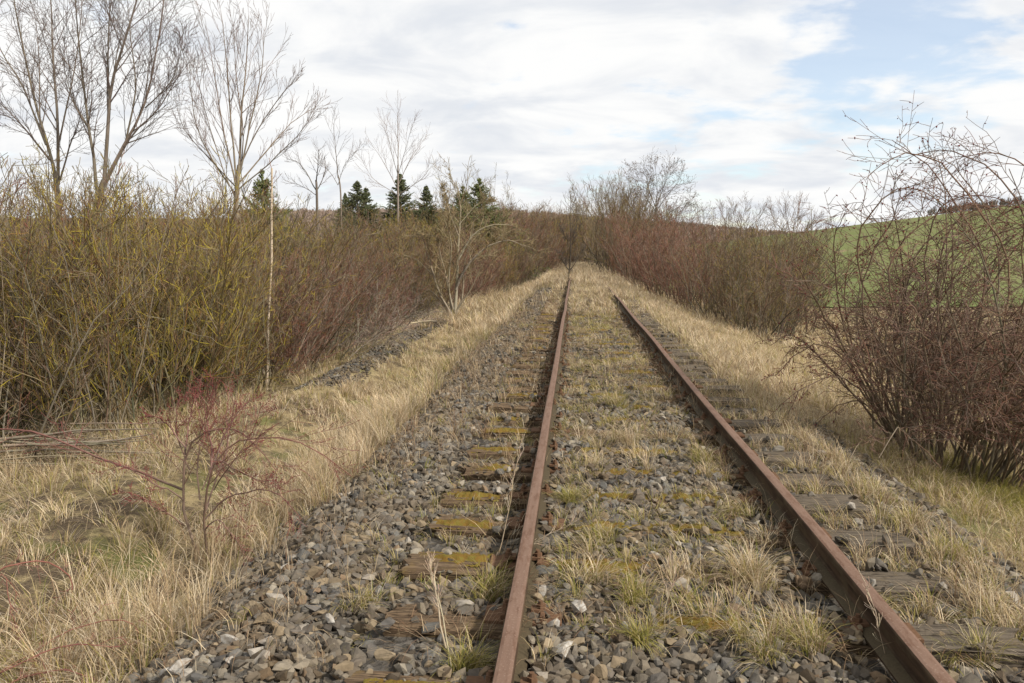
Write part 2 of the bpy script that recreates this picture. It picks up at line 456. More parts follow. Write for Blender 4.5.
for k, y in enumerate(SLY):
    o = link('sleeper', sl_meshes[k % 5], track, (rng.normal(0, .025), y + .13, .0 + rng.normal(0, .006)), (rng.normal(0, .02), rng.normal(0, .008), rng.normal(0, .012)))
    if k % 2: o.rotation_euler[2] += PI
    # patches and plates follow the sleeper (undo the half turn for placing)
    f = -1 if k % 2 else 1
    if k < 30:
        for xx in (XL - .515, XR - .515):
            link('tie_plate', plate_me, o, (xx * f, 0, .006))
            for s in (-1, 1): link('rail_clip', clip_me[s], o, (xx * f, 0, 0))
        if k >= 1 and k != 2 and (k < 9 or rng.random() < .45):
            link('moss_patch', moss_l[k % 4], o, (f * (-1.12 + rng.normal(0, .05)), -f * .03 if k % 3 else f * .03, .006))
        if rng.random() < .75:
            link('moss_patch', moss_m[k % 3], o, (f * rng.uniform(-.45, .55), 0, .012))
            if rng.random() < .5: link('moss_patch', moss_m[(k + 1) % 3], o, (f * rng.uniform(-.2, .6), 0, .010))

# ------------------------------------------------------------------ ballast stones
def hull(seed, n, flat):
    r = np.random.default_rng(seed)
    p = norm(r.normal(size=(n, 3)))
    p = p / (np.abs(p) ** 4).sum(1, keepdims=True) ** .25 * r.uniform(.80, .98, (n, 1))
    A = np.eye(3) + r.normal(0, .22, (3, 3)) * .6
    p = p @ A * np.array([r.uniform(1.0, 1.3), r.uniform(.75, .95), flat])
    bm = bmesh.new()
    for q in p: bm.verts.new(q)
    bmesh.ops.convex_hull(bm, input=bm.verts)
    for v in [v for v in bm.verts if not v.link_faces]: bm.verts.remove(v)
    bmesh.ops.triangulate(bm, faces=bm.faces)
    bm.verts.index_update()
    V = np.array([v.co[:] for v in bm.verts]); F = np.array([[v.index for v in f.verts] for f in bm.faces])
    bm.free()
    return V, F
stone_hi = [hull(100 + i, 21, .5 + .3 * (i % 4) / 3) for i in range(24)]
stone_lo = [hull(200 + i, 10, .55 + .2 * (i % 3) / 2) for i in range(10)]
def rand_rot(n, r, tilt):
    a = r.uniform(0, 2 * PI, n); b = r.normal(0, tilt, n); c = r.normal(0, tilt, n)
    ca, sa, cb, sb, cc, s_ = np.cos(a), np.sin(a), np.cos(b), np.sin(b), np.cos(c), np.sin(c)
    R = np.zeros((n, 3, 3))
    R[:, 0, 0] = ca * cb; R[:, 0, 1] = ca * sb * s_ - sa * cc; R[:, 0, 2] = ca * sb * cc + sa * s_
    R[:, 1, 0] = sa * cb; R[:, 1, 1] = sa * sb * s_ + ca * cc; R[:, 1, 2] = sa * sb * cc - ca * s_
    R[:, 2, 0] = -sb; R[:, 2, 1] = cb * s_; R[:, 2, 2] = cb * cc
    return R, (b, c, a)
PAL = np.array([(.15, .135, .115), (.19, .17, .14), (.115, .108, .10), (.24, .195, .14), (.155, .148, .135), (.19, .14, .10), (.25, .225, .185), (.13, .108, .085), (.34, .31, .27)])
PALP = np.array([.19, .17, .15, .10, .16, .03, .07, .11, .02])
def scatter(x0, x1, y0, y1, dens, dfun, rmin, rmax, seed, lo):
    r = np.random.default_rng(seed)
    n = int((x1 - x0) * (y1 - y0) * dens)
    x = r.uniform(x0, x1, n); y = r.uniform(y0, y1, n)
    keep = r.random(n) < dfun(x, y)
    q = to_px(np.stack([x, y, x * 0], -1))
    keep &= (q[:, 0] > -60) & (q[:, 0] < 1090) & (q[:, 1] < 760)
    # clear of rails
    keep &= (np.abs(x - XL) > .062) & (np.abs(x - XR) > .062)
    ph = np.mod(y - SL0, SLS)                                          # 0 at a sleeper's near edge
    bare = np.where(x < -.3, np.where(ph < .14, np.interp(y, [6, 9, 20], [.97, .8, .6]), .35), np.where(x > 1.33, np.where(ph < .22, .98, .6), .12 + (.35 + .45 * sstep(.5, .7, vnoise(x, y, .4, 77))) * (ph < .12)))
    keep &= ~(on_sleeper(x, y, -.01) & (r.random(n) < bare))
    keep &= ~((ph > SLS - .10) & (((x < -.3) & (x > -.9)) | ((x > 1.33) & (x < 1.84))) & (r.random(n) < .75))
    x, y = x[keep], y[keep]; n = len(x)
    s = rmin + (rmax - rmin) * r.random(n) ** 2.1
    big = r.random(n) < .03; s[big] *= 1.35
    z = np.maximum(HTOP(x, y), np.where(on_sleeper(x, y, 0) , -.005, -9)) + s * r.uniform(-.05, .55, n)
    return x, y, z, s
def stone_dens(x, y):
    left = sstep(-2.25, -2.0, x) * (1 - sstep(-1.0, -.7, x))
    mid = ((x > -.7) & (x < 1.25)) * .85
    rgt = ((x > 1.25) & (x < 2.0)) * .55 + ((x >= 2.0) & (x < 2.65)) * .8
    d = np.maximum(np.maximum(left, mid), rgt)
    grassy = sstep(.50, .68, fbm(x, y, .9, 31))
    d = d * (1 - .55 * grassy * (x > -.9))
    return d
near = scatter(-2.4, 2.7, 2.2, 9, 1450, stone_dens, .012, .040, 1, False)
midd = scatter(-2.4, 2.8, 9, 20, 460, lambda x, y: stone_dens(x, y) * .9, .018, .042, 2, True)
far = scatter(-2.4, 2.8, 20, 42, 190, lambda x, y: stone_dens(x, y) * .8,   .024, .046, 3, True)
strip = scatter(-4.2, -3.2, 11.5, 23, 420, lambda x, y: (1 - sstep(.26, .42, np.abs(x + 3.7 + .12 * (vnoise(y, y, 2, 3) - .5)))) * .9, .022, .045, 4, True)
# the nearest 300 are single stones
nx_, ny_, nz_, ns_ = near
q = to_px(np.stack([nx_, ny_, nz_], -1))
vis = (q[:, 0] > 0) & (q[:, 0] < 1024) & (q[:, 1] < 683) & (q[:, 1] > 300)
show = ns_ / q[:, 2] + np.where(vis, 0, -9) + np.clip(nz_ - HTOP(nx_, ny_), 0, .05) * .1
top = np.argsort(-show)[:284]
st_me = [mesh('stone', V, [F], M_stone_o) for V, F in stone_hi]
pale_me = [mesh('stone', V, [F], M_pale) for V, F in stone_hi[:4]]
r = np.random.default_rng(5)
R_, eul = rand_rot(len(top), r, .5)
for k, i in enumerate(top):
    s = ns_[i]
    link('stone', st_me[int(r.integers(24))], bed, (nx_[i], ny_[i], nz_[i]), (eul[0][k], eul[1][k], eul[2][k]), (s, s, s * r.uniform(.8, 1.1)))
for px, py, s in ((578, 622, .05), (553, 640, .045), (542, 602, .04), (340, 480, .03), (350, 478, .03), (180, 665, .06), (165, 655, .045), (232, 660, .05), (332, 645, .05),
                  (460, 545, .028), (481, 482, .035), (497, 484, .04), (285, 570, .035), (625, 640, .04), (655, 560, .035), (565, 668, .05)):
    p = atz(px, py, -.03 if px > 340 else -.12)
    p[2] = max(float(HTOP(p[0], p[1])), -.02 if on_sleeper(p[0], p[1]) else -9) + s * .75
    s *= .72
    tag(link('stone', pale_me[int(r.integers(4))], bed, p, (r.normal(0, .4), r.normal(0, .4), r.uniform(0, 6)), (s, s * .85, s)), 'pale whitish stone lying among the grey ballast')
rest = np.setdiff1d(np.arange(len(nx_)), top)
def stone_stuff(sets, seed):
    r = np.random.default_rng(seed)
    Vs, Fs, Cs, o = [], [], [], 0
    for (x, y, z, s), bank in sets:
        n = len(x); which = r.integers(len(bank), size=n)
        R, _ = rand_rot(n, r, .5)
        col = PAL[r.choice(len(PAL), n, p=PALP)] * r.uniform(.5, 1.2, (n, 1))
        for b, (V, F) in enumerate(bank):
            m_ = which == b
            if not m_.any(): continue
            W = np.einsum('nij,vj->nvi', R[m_] * s[m_, None, None], V) + np.stack([x[m_], y[m_], z[m_]], -1)[:, None, :]
            k = m_.sum()
            Vs.append(W.reshape(-1, 3)); Fs.append((F[None] + (np.arange(k) * len(V))[:, None, None]).reshape(-1, 3) + o)
            Cs.append(np.repeat(col[m_], len(V), 0)); o += k * len(V)
    return np.concatenate(Vs), np.concatenate(Fs), np.concatenate(Cs)
V, F, c = stone_stuff([((nx_[rest], ny_[rest], nz_[rest], ns_[rest]), stone_hi), (midd, stone_lo), (far, stone_lo)], 6)
gv = link('gravel', mesh('gravel', V, [F], M_stone, c), bed)
gv['kind'] = 'stuff'
V, F, c = stone_stuff([(strip, stone_lo)], 7)
tag(link('gravel', mesh('gravel', V, [F], M_stone, c * .8)), 'strip of dark gravel in the grass left of the track', 'gravel', kind='stuff')

# ------------------------------------------------------------------ grass
def blades(base, az, lean, L, W, c0, c1, r, curve=.9):
    """tapering curved blades; base (n,3)"""
    n = len(base)
    out = np.stack([np.cos(az), np.sin(az), np.zeros(n)], -1)
    side = np.stack([-np.sin(az + r.normal(0, .6, n)), np.cos(az), np.zeros(n)], -1)
    side = norm(side)
    pts = [base]; p = base.copy(); a = lean.copy()
    for k in range(3):
        d = out * np.sin(a)[:, None] + np.array([0, 0, 1.0]) * np.cos(a)[:, None]
        p = p + d * (L / 3)[:, None]
        pts.append(p); a = a + curve * (.25 + r.random(n) * .5)
    ws = (1.0, .85, .55)
    V = np.zeros((n, 7, 3)); Cc = np.zeros((n, 7, 3))
    for k in range(3):
        V[:, 2 * k] = pts[k] - side * (W * ws[k] / 2)[:, None]
        V[:, 2 * k + 1] = pts[k] + side * (W * ws[k] / 2)[:, None]
        f = k / 3
        Cc[:, 2 * k] = Cc[:, 2 * k + 1] = c0 * (1 - f) + c1 * f
    V[:, 6] = pts[3]; Cc[:, 6] = c1
    o = (np.arange(n) * 7)[:, None]
    Q = np.concatenate([o + np.array([[0, 1, 3, 2]]), o + np.array([[2, 3, 5, 4]])])
    T = o + np.array([[4, 5, 6]])
    return V.reshape(-1, 3), Q, T, Cc.reshape(-1, 3)
STRAW = np.array([(.60, .465, .29), (.52, .395, .235), (.72, .60, .42), (.46, .335, .20), (.60, .50, .36), (.33, .235, .15)])
BROWN = np.array([(.26, .17, .10), (.34, .24, .15), (.22, .13, .08), (.42, .32, .2)])
GREEN = np.array([(.27, .25, .06), (.34, .29, .08), (.19, .20, .045), (.40, .32, .11)])
def pick(pal, n, r):
    return pal[r.integers(len(pal), size=n)] * r.uniform(.82, 1.15, (n, 1))
def clumps(cx, cy, nb, rad_, L, W, lean, green, seed, lean_bias=None, zf=HTOP, pal=None):
    """grass clumps: arrays cx, cy; nb blades each; green share 0..1 (array or scalar)"""
    r = np.random.default_rng(seed)
    n = len(cx)
    idx = np.repeat(np.arange(n), nb)
    N = len(idx)
    ang = r.uniform(0, 2 * PI, N); rr = np.abs(r.normal(0, 1, N)) * np.broadcast_to(rad_, (n,))[idx] * .6
    x = cx[idx] + rr * np.cos(ang); y = cy[idx] + rr * np.sin(ang)
    z = zf(x, y) + np.where((x > -1.6) & (x < 2.2), .015, -.01)
    caz = r.uniform(0, 2 * PI, n); cl = np.abs(r.normal(0, lean * .9, n))
    ox = np.cos(ang) * lean * r.uniform(.2, 1, N) + np.cos(caz[idx]) * cl[idx] + r.normal(0, .12, N)
    oy = np.sin(ang) * lean * r.uniform(.2, 1, N) + np.sin(caz[idx]) * cl[idx] + r.normal(0, .12, N)
    if lean_bias is not None:
        ox += lean_bias[0]; oy += lean_bias[1]
    az = np.arctan2(oy, ox); le = np.clip(np.hypot(ox, oy), 0, 1.35)
    Ls = np.broadcast_to(L, (n,))[idx] * r.uniform(.45, 1.15, N)
    Ws = np.broadcast_to(W, (n,))[idx] * r.uniform(.7, 1.2, N)
    gsh = np.broadcast_to(green, (n,))[idx]
    tone = (r.uniform(.75, 1.15, n))[idx][:, None]
    c1 = pick(STRAW if pal is None else pal, N, r) * tone; isg = r.random(N) < gsh
    c1[isg] = pick(GREEN, int(isg.sum()), r)
    c0 = c1 * .85
    gb = r.random(N) < gsh * 1.2
    c0[gb] = pick(GREEN, int(gb.sum()), r) * .8
    return blades(np.stack([x, y, z], -1), az, le, Ls, Ws, c0, c1, r)
def join(sets):
    Vs, Qs, Ts, Cs, o = [], [], [], [], 0
    for V, Q, T, c in sets:
        Vs.append(V); Qs.append(Q + o); Ts.append(T + o); Cs.append(c); o += len(V)
    return np.concatenate(Vs), [np.concatenate(Qs), np.concatenate(Ts)], np.concatenate(Cs)
def infield(x, y, margin=50):
    q = to_px(np.stack([x, y, H(x, y)], -1))
    return (q[:, 0] > -margin) & (q[:, 0] < 1024 + margin) & (q[:, 1] < 730) & (q[:, 2] > 0)
def spots(x0, x1, y0, y1, dens, f, seed):
    r = np.random.default_rng(seed)
    n = int((x1 - x0) * (y1 - y0) * dens)
    x = r.uniform(x0, x1, n); y = r.uniform(y0, y1, n)
    k = (r.random(n) < f(x, y)) & infield(x, y)
    return x[k], y[k]
def grass_obj(name, sets, label, cat='grass', kind='stuff', parent=None, loc=None):
    V, P, c = join(sets)
    if loc is not None: V = V - np.asarray(loc)
    o = link(name, mesh(name, V, P, M_grass, c), parent, loc)
    return tag(o, label, cat, kind=kind)
def litter(x, y):      # bare patches with dark leaf litter in the left verge
    p = fbm(x, y, 1.3, 41)
    spot = 1.1 * np.exp(-(((x + 3.7) / .6) ** 2 + ((y - 6.5) / .8) ** 2)) + .85 * np.exp(-(((x + 2.25) / .3) ** 2 + ((y - 4.95) / .5) ** 2)) + .8 * np.exp(-(((x + 4.6) / .6) ** 2 + ((y - 8.2) / .9) ** 2)) + np.exp(-(((x + 4.5) / .5) ** 2 + ((y - 12.2) / 1.0) ** 2))
    return np.clip(sstep(.44, .56, p) * .85 + spot, 0, 1)
def strip_mask(x, y):
    return (1 - sstep(.3, .5, np.abs(x + 3.7))) * sstep(11, 12.5, y) * (1 - sstep(21, 24, y))
def verge(x, y):
    return sstep(-1.68, -1.95, x) * (1 - .85 * litter(x, y)) * (1 - .9 * strip_mask(x, y))
edge_l = lambda y: -1.74 - .14 * (y < 4.3) - .2 * vnoise(y, y * 0, .8, 3)
S = []
x, y = spots(-6.5, -1.8, 2.4, 9, 60, lambda x, y: verge(x, y) * sstep(edge_l(y) + .1, edge_l(y) - .2, x), 51)
S.append(clumps(x, y, 26, .08, .15 + .30 * vnoise(x, y, .9, 17), .0042, .6, .06 + .18 * vnoise(x, y, 1.5, 7), 52))
x, y = spots(-6.5, -1.8, 2.4, 9, 30, lambda x, y: sstep(-2.0, -2.3, x) * (1 - .6 * litter(x, y)), 53)
S.append(clumps(x, y, 16, .12, .18, .005, 1.4, .16, 54, pal=np.concatenate([STRAW, BROWN])))
x, y = spots(-2.6, -1.66, 3.6, 9.5, 70, lambda x, y: verge(x, y) * .9, 55)      # taller pale fringe at the ballast's foot
S.append(clumps(x, y, 26, .06, .46, .0040, .18, .04, 56))
x, y = spots(-6.5, -1.75, 2.4, 10, 26, lambda x, y: sstep(.42, .6, fbm(x, y, .8, 88)) * sstep(-1.7, -2.0, x) * (1 - .8 * litter(x, y)), 151)
S.append(clumps(x, y, 26, .13, .46, .0042, 1.5, .0, 152, pal=np.concatenate([STRAW * np.array([1.05, 1.08, 1.2]), BROWN])))
grass_obj('dry_grass', S, 'long pale dry grass on the verge left of the ballast, nearest the camera')
S = []
x, y = spots(-8, -1.8, 9, 20, 30, lambda x, y: verge(x, y), 57)
S.append(clumps(x, y, 24, .10, np.where((x > -4.4) & (x < -2.4), .2, .38), .0075, .32, .10 + .2 * vnoise(x, y, 1.5, 7), 58))
x, y = spots(-3.3, -2.0, 9, 22, 34, lambda x, y: verge(x, y), 60)
S.append(clumps(x, y, 22, .09, np.where(x < -2.5, .22, .42), .007, .25, .03, 61))
x, y = spots(-9, -1.7, 20, 55, 9, lambda x, y: (x < -1.55) * (1 - .9 * strip_mask(x, y)), 59)
S.append(clumps(x, y, 22, .16, .42, .016, .28, .05, 62))
grass_obj('dry_grass', S, 'band of pale dry grass between the left thicket and the track, farther off')
# sparse growth on the track
def end_clear(x, y):        # the sleeper ends outside the right rail stay mostly free of growth
    ph = np.mod(y + .03 - SL0, SLS)
    return np.where((x > 1.31) & (x < 1.90) & (ph < .24) & (y < 16), .10, 1.0)
def on_track(x, y):
    p = sstep(.47, .66, fbm(x, y, .75, 71)) + .28
    c_ = np.where((x > -.05) & (x < 1.1), 1.0, np.where(x > 1.33, 1.25, np.where(x > -.95, .6, .16)))
    railgap = (np.abs(x - XL) > .10) & (np.abs(x - XR) > .07)
    return end_clear(x, y) * p * c_ * railgap * (x > -1.75) * np.where((x < -.35) & (y > 7), .6, 1.0)
S = []
x, y = spots(-1.7, 2.3, 2.6, 9, 40, lambda x, y: on_track(x, y) * np.interp(y, [2.6, 4, 7], [.5, .8, 1.3]), 72)
S.append(clumps(x, y, 22, .055, .14, .0036, .6, .26 + .3 * vnoise(x, y, .9, 73), 74))
x, y = spots(-1.9, 2.3, 9, 20, 30, on_track, 75)
S.append(clumps(x, y, 20, .09, .14, .0060, .5, .20 + .3 * vnoise(x, y, 1.2, 73), 76))
x, y = spots(-2.0, 2.4, 20, 45, 22, lambda x, y: on_track(x, y) * (.9 + .8 * sstep(22, 34, y)), 77)
S.append(clumps(x, y, 18, .12, .26, .013, .4, .10, 78))
x, y = spots(-2.5, 3, 34, 75, 9, lambda x, y: (np.abs(x - XL) > .2) * sstep(33, 40, y), 79)
S.append(clumps(x, y, 20, .2, .55, .022, .28, .03, 80))
x, y = spots(-1.9, 2.1, 2.5, 9, 26, lambda x, y: .35 + .65 * sstep(.4, .6, fbm(x, y, .6, 66)), 63)      # flat litter on the stones
S.append(clumps(x, y, 9, .16, .17, .0028, 2.6, .0, 64, zf=lambda a, b: HTOP(a, b) + .045, pal=BROWN))
x, y = spots(-1.9, 2.1, 9, 30, 22, lambda x, y: .35 + .65 * sstep(.4, .6, fbm(x, y, .6, 66)), 65)
S.append(clumps(x, y, 8, .2, .2, .006, 2.6, .0, 66, zf=lambda a, b: HTOP(a, b) + .045, pal=BROWN))
x, y = spots(-2.1, -.45, 5.5, 24, 14, lambda x, y: .5 + .5 * sstep(.4, .6, fbm(x, y, .8, 67)), 68)         # brown dead weeds on the left shoulder
S.append(clumps(x, y, 12, .07, .24, .0045, .45, .03, 69, pal=np.concatenate([BROWN, STRAW[:2]])))
x, y = spots(-1.3, 1.9, 2.6, 9, 22, lambda x, y: on_track(x, y) * np.where(on_sleeper(x, y, .05), 1.4, .7) * np.interp(y, [2.6, 5], [.6, 1]), 171)   # low cushions
S.append(clumps(x, y, 34, .10, .065, .0036, .9, .5, 172))
x, y = spots(-.05, 1.15, 3.2, 16, 6, lambda x, y: sstep(.4, .6, fbm(x, y, .9, 176)) + .15, 177)
S.append(clumps(x, y, 60, .09, .19, .0034, .55, .1, 178))
x, y = spots(-1.5, 1.9, 9, 24, 20, lambda x, y: on_track(x, y) * np.where(on_sleeper(x, y, .05), 1.4, .7), 173)
S.append(clumps(x, y, 24, .13, .08, .007, .9, .45, 174))
x, y = spots(.85, 1.75, 24.5, 43, 16, lambda x, y: sstep(24, 29, y), 181)                                        # grass over the right rail
S.append(clumps(x, y, 20, .14, .42, .016, .25, .03, 182))
# thin dead stalks along both rails
def stalk_zone(x, y):
    return end_clear(x, y) * (np.exp(-((x - XR + .12) / .12) ** 2) * .9 + np.exp(-((x - XL + .16) / .1) ** 2) * .45 + np.exp(-((x + 1.3) / .35) ** 2) * .35 + np.exp(-((x - 2.0) / .4) ** 2) * .5)
x, y = spots(-1.8, 2.4, 2.6, 16, 48, stalk_zone, 81)
S.append(clumps(x, y, 6, .05, .26, .0030, .3, .0, 82, pal=np.concatenate([BROWN, STRAW])))
grass_obj('track_grass', S, 'low dry and green grass growing through the ballast of the track')
# right-hand shoulder and lower ground
def right_zone(x, y):
    gravel = (1 - sstep(.14, .34, np.abs(x - 2.38 - .16 * (vnoise(y, y, 1.3, 5) - .5)))) * (1 - sstep(8, 9.5, y))
    return end_clear(x, y) * (sstep(1.3, 1.6, x) * np.where(np.mod(y - SL0, SLS) < .24, .16, .5) * (x < 1.9) + (x >= 1.9) * .38 + sstep(1.78, 1.95, x) * .62) * (1 - .96 * gravel) * (.55 + .6 * fbm(x, y, 1.0, 91))
S = []
x, y = spots(1.4, 6, 2.8, 10, 125, right_zone, 92)
gsh = .07 + .88 * np.exp(-(((x - 4.1) / 1.0) ** 2 + ((y - 7.0) / 1.7) ** 2)) + .15 * vnoise(x, y, .8, 93)
S.append(clumps(x, y, 22, .06, .18, .0042, .55, np.clip(gsh, 0, .95), 94))
x, y = spots(1.4, 3.4, 2.8, 12, 45, right_zone, 192)
S.append(clumps(x, y, 9, .07, .30, .0034, .4, .0, 194, pal=np.concatenate([BROWN, STRAW])))
x, y = spots(1.8, 9, 10, 22, 34, right_zone, 95)
S.append(clumps(x, y, 22, .1, .26, .0085, .4, .12, 96))
x, y = spots(2.0, 12, 22, 50, 7, lambda x, y: sstep(1.9, 2.2, x) * 1.0, 97)
S.append(clumps(x, y, 22, .18, .36, .017, .4, .08, 98))
x, y = spots(2.1, 3.3, 11, 34, 26, lambda x, y: x * 0 + .9, 99)                # pale crest of the embankment
S.append(clumps(x, y, 20, .1, .30, .011, .3, .03, 100))
grass_obj('bank_grass', S, 'dry grass on the bank right of the track, green under the bramble bush')
# single tufts one can point to
TUFTS = [  # px, py, radius, height, green, blades, label
    (573, 512, .09, .10, .75, 120, 'low mossy green grass tuft right of the left rail, widest of those beside it'),
    (607, 548, .07, .09, .5, 70, 'yellow-green grass tuft in the middle of the track beyond the pale stone'),
    (576, 596, .06, .10, .25, 60, 'small rusty yellow grass tuft close to the left rail between the sleepers'),
    (634, 618, .06, .09, .7, 70, 'spiky green and straw tuft among dark stones between the rails'),
    (640, 662, .055, .08, .9, 70, 'short bright green grass tuft among the stones at the lower edge, between the rails'),
    (745, 592, .075, .20, .12, 130, 'tall straw-coloured grass tuft left of the right rail, standing by a sleeper'),
    (735, 522, .09, .11, .35, 90, 'broad yellowed grass tuft on a sleeper halfway between the rails'),
    (757, 668, .09, .13, .3, 110, 'pale grass tuft at the lower edge near the foot of the right rail'),
    (805, 660, .08, .14, .35, 90, 'mixed green and dead tuft hugging the right rail at the lower edge'),
    (628, 452, .09, .22, .08, 110, 'slender straw tuft standing up in the middle of the track'),
    (700, 470, .09, .14, .45, 80, 'grass tuft with a green heart close to the right rail'),
    (465, 676, .07, .12, .65, 110, 'green grass tuft with dry stalks left of the left rail at the lower edge'),
    (486, 604, .07, .16, .55, 90, 'bushy green-based tuft with tall dead stems against the left rail'),
    (365, 612, .08, .09, .4, 80, 'yellow grass tuft beside the left end of the nearest sleeper'),
    (958, 556, .08, .13, .95, 100, 'bright yellow-green tuft on the ballast right of the right rail'),
    (905, 520, .09, .12, .4, 90, 'straw tuft with green blades behind a grey sleeper end on the right'),
    (975, 655, .08, .11, .5, 90, 'grass tuft beside the right rail near the lower right corner'),
    (612, 412, .10, .15, .4, 80, 'pale green tuft between the rails, farther up the track'),
    (540, 640, .0, .0, .0, 0, ''),
]
for i, (px, py, rd_, h, gsh, nb, lab) in enumerate(TUFTS):
    if not nb: continue
    p = atz(px, py, -.06)
    p[2] = float(HTOP(p[0], p[1]))
    k = 8
    r = np.random.default_rng(300 + i)
    cx = p[0] + r.normal(0, rd_ * .5, k); cy = p[1] + r.normal(0, rd_ * .5, k)
    st = clumps(cx, cy, nb // 3, rd_ * .7, h * 1.25 + .03, .0032, .6, gsh, 320 + i, zf=lambda a, b: HTOP(a, b) * 0 + p[2] + .01)
    o = grass_obj('grass_tuft', [st], lab, 'grass tuft', kind=None, loc=p)
    o['group'] = 'grass tufts on the track'

# ------------------------------------------------------------------ twigs: vectorised branching
def tubes(P, R, Cc, sides):
    """P (n,k,3) R (n,k) C (n,k,3) -> verts, quads, colours"""
    n, k, _ = P.shape
    T = np.gradient(P, axis=1); T = norm(T)
    ch = norm(P[:, -1] - P[:, 0] + 1e-6)
    ref = np.where(np.abs(ch[:, 2:3]) < .8, np.array([[0, 0, 1.0]]), np.array([[1.0, .2, 0]]))
    ref = norm(np.cross(ch, ref))[:, None, :]
    u = norm(np.cross(T, np.cross(ref, T))); v = np.cross(T, u)
    a = np.arange(sides) * 2 * PI / sides
    V = P[:, :, None, :] + R[:, :, None, None] * (u[:, :, None, :] * np.cos(a)[None, None, :, None] + v[:, :, None, :] * np.sin(a)[None, None, :, None])
    base = (np.arange(n) * k * sides)[:, None, None]
    i = np.arange(k - 1)[None, :, None] * sides; j = np.arange(sides)[None, None, :]; j2 = (j + 1) % sides
    Q = np.stack([base + i + j, base + i + j2, base + i + sides + j2, base + i + sides + j], -1).reshape(-1, 4)
    return V.reshape(-1, 3), Q, np.repeat(Cc[:, :, None, :], sides, 2).reshape(-1, 3)
def run(start, d, L, r0, r1, K, wander, up, r, droop=0.0):
    """grow n branches of K points"""
    n = len(start); P = np.zeros((n, K, 3)); P[:, 0] = start; d = norm(d)
    for k in range(1, K):
        d = norm(d + r.normal(0, wander, (n, 3)) + np.array([0, 0, 1.0]) * (up - droop * k / K))
        P[:, k] = P[:, k - 1] + d * (L / (K - 1))[:, None]
    t = np.linspace(0, 1, K)[None, :]
    return P, r0[:, None] * (1 - t) + r1[:, None] * t
def kids(P, R, m, r, t0=.15, t1=1.0, ang=.6, angsd=.15, lenf=(.3, .55), L=None, rf=.55, taper=.6, plane=None):
    n, K, _ = P.shape
    idx = np.repeat(np.arange(n), m); N = len(idx)
    t = t0 + (t1 - t0) * (np.tile(np.arange(m), n) + r.random(N)) / m
    f = np.clip(t, 0, .999) * (K - 1); i = f.astype(int); w_ = (f - i)[:, None]
    s = P[idx, i] * (1 - w_) + P[idx, i + 1] * w_
    d = norm(P[idx, i + 1] - P[idx, i])
    rr = R[idx, i] * (1 - w_[:, 0]) + R[idx, i + 1] * w_[:, 0]
    q = norm(np.cross(d, r.normal(size=(N, 3))))
    a = r.normal(ang, angsd, N)[:, None]
    nd = d * np.cos(a) + q * np.sin(a)
    Lp = L[idx] if L is not None else np.linalg.norm(np.diff(P, axis=1), axis=2).sum(1)[idx]
    ln = Lp * r.uniform(*lenf, N) * (1 - taper * t)
    return s, nd, ln, rr * rf
def colarr(P, c0, c1, r, jitter=.18, accent=None, share=.0):
    n, K, _ = P.shape
    t = np.linspace(0, 1, K)[None, :, None]
    c = (np.asarray(c0) * (1 - t) + np.asarray(c1) * t) * r.uniform(1 - jitter, 1 + jitter, (n, 1, 1)) * r.uniform(1 - jitter * .4, 1 + jitter * .4, (n, 1, 3))
    g_ = r.random((n, 1, 1)) ** 2 * jitter * 1.5                    # some stems weathered grey
    c = c * (1 - g_) + np.array([.22, .19, .15]) * g_
    if accent is not None:
        k = r.random(n) < share
        c[k] = np.asarray(accent) * r.uniform(.7, 1.3, (int(k.sum()), 1, 1))
    return c
class Twigs:
    def __init__(s): s.parts = {}
    def add(s, key, P, R, Cc, sides):
        s.parts.setdefault(key, []).append(tubes(P, R, Cc, sides))
    def add_raw(s, key, V, Q, c): s.parts.setdefault(key, []).append((V, Q, c))
    def build(s, key, name, loc=(0, 0, 0), mat=None):
        Vs, Qs, Cs, o = [], {}, [], 0
        for V, Q, c in s.parts[key]:
            Vs.append(V); Cs.append(c); Qs.setdefault(Q.shape[1], []).append(Q + o); o += len(V)
        return mesh(name, np.concatenate(Vs) - np.asarray(loc), [np.concatenate(q_) for q_ in Qs.values()], mat or M_twig, np.concatenate(Cs), smooth=True)
def buds(tw, key, P, m, size, col, r):
    """small leaf / seed / hip shapes along twigs: little double tetrahedra"""
    n, K, _ = P.shape
    N = n * m; idx = np.repeat(np.arange(n), m)
    f = r.uniform(.2, .999, N) * (K - 1); i = f.astype(int); w_ = (f - i)[:, None]
    c = P[idx, i] * (1 - w_) + P[idx, i + 1] * w_ + r.normal(0, size * .6, (N, 3))
    B = np.array([(1, 0, 0), (-.5, .8, 0), (-.5, -.8, 0), (0, 0, 1.5), (0, 0, -1.5)])
    Rm, _ = rand_rot(N, r, .8)
    V = c[:, None, :] + np.einsum('nij,vj->nvi', Rm * (size * r.uniform(.5, 1.2, N))[:, None, None], B)
    F = np.array([(0, 1, 3), (1, 2, 3), (2, 0, 3), (1, 0, 4), (2, 1, 4), (0, 2, 4)])
    tw.add_raw(key, V.reshape(-1, 3), (F[None] + (np.arange(N) * 5)[:, None, None]).reshape(-1, 3),
               np.repeat(np.asarray(col) * r.uniform(.7, 1.25, (N, 1)), 5, 0))
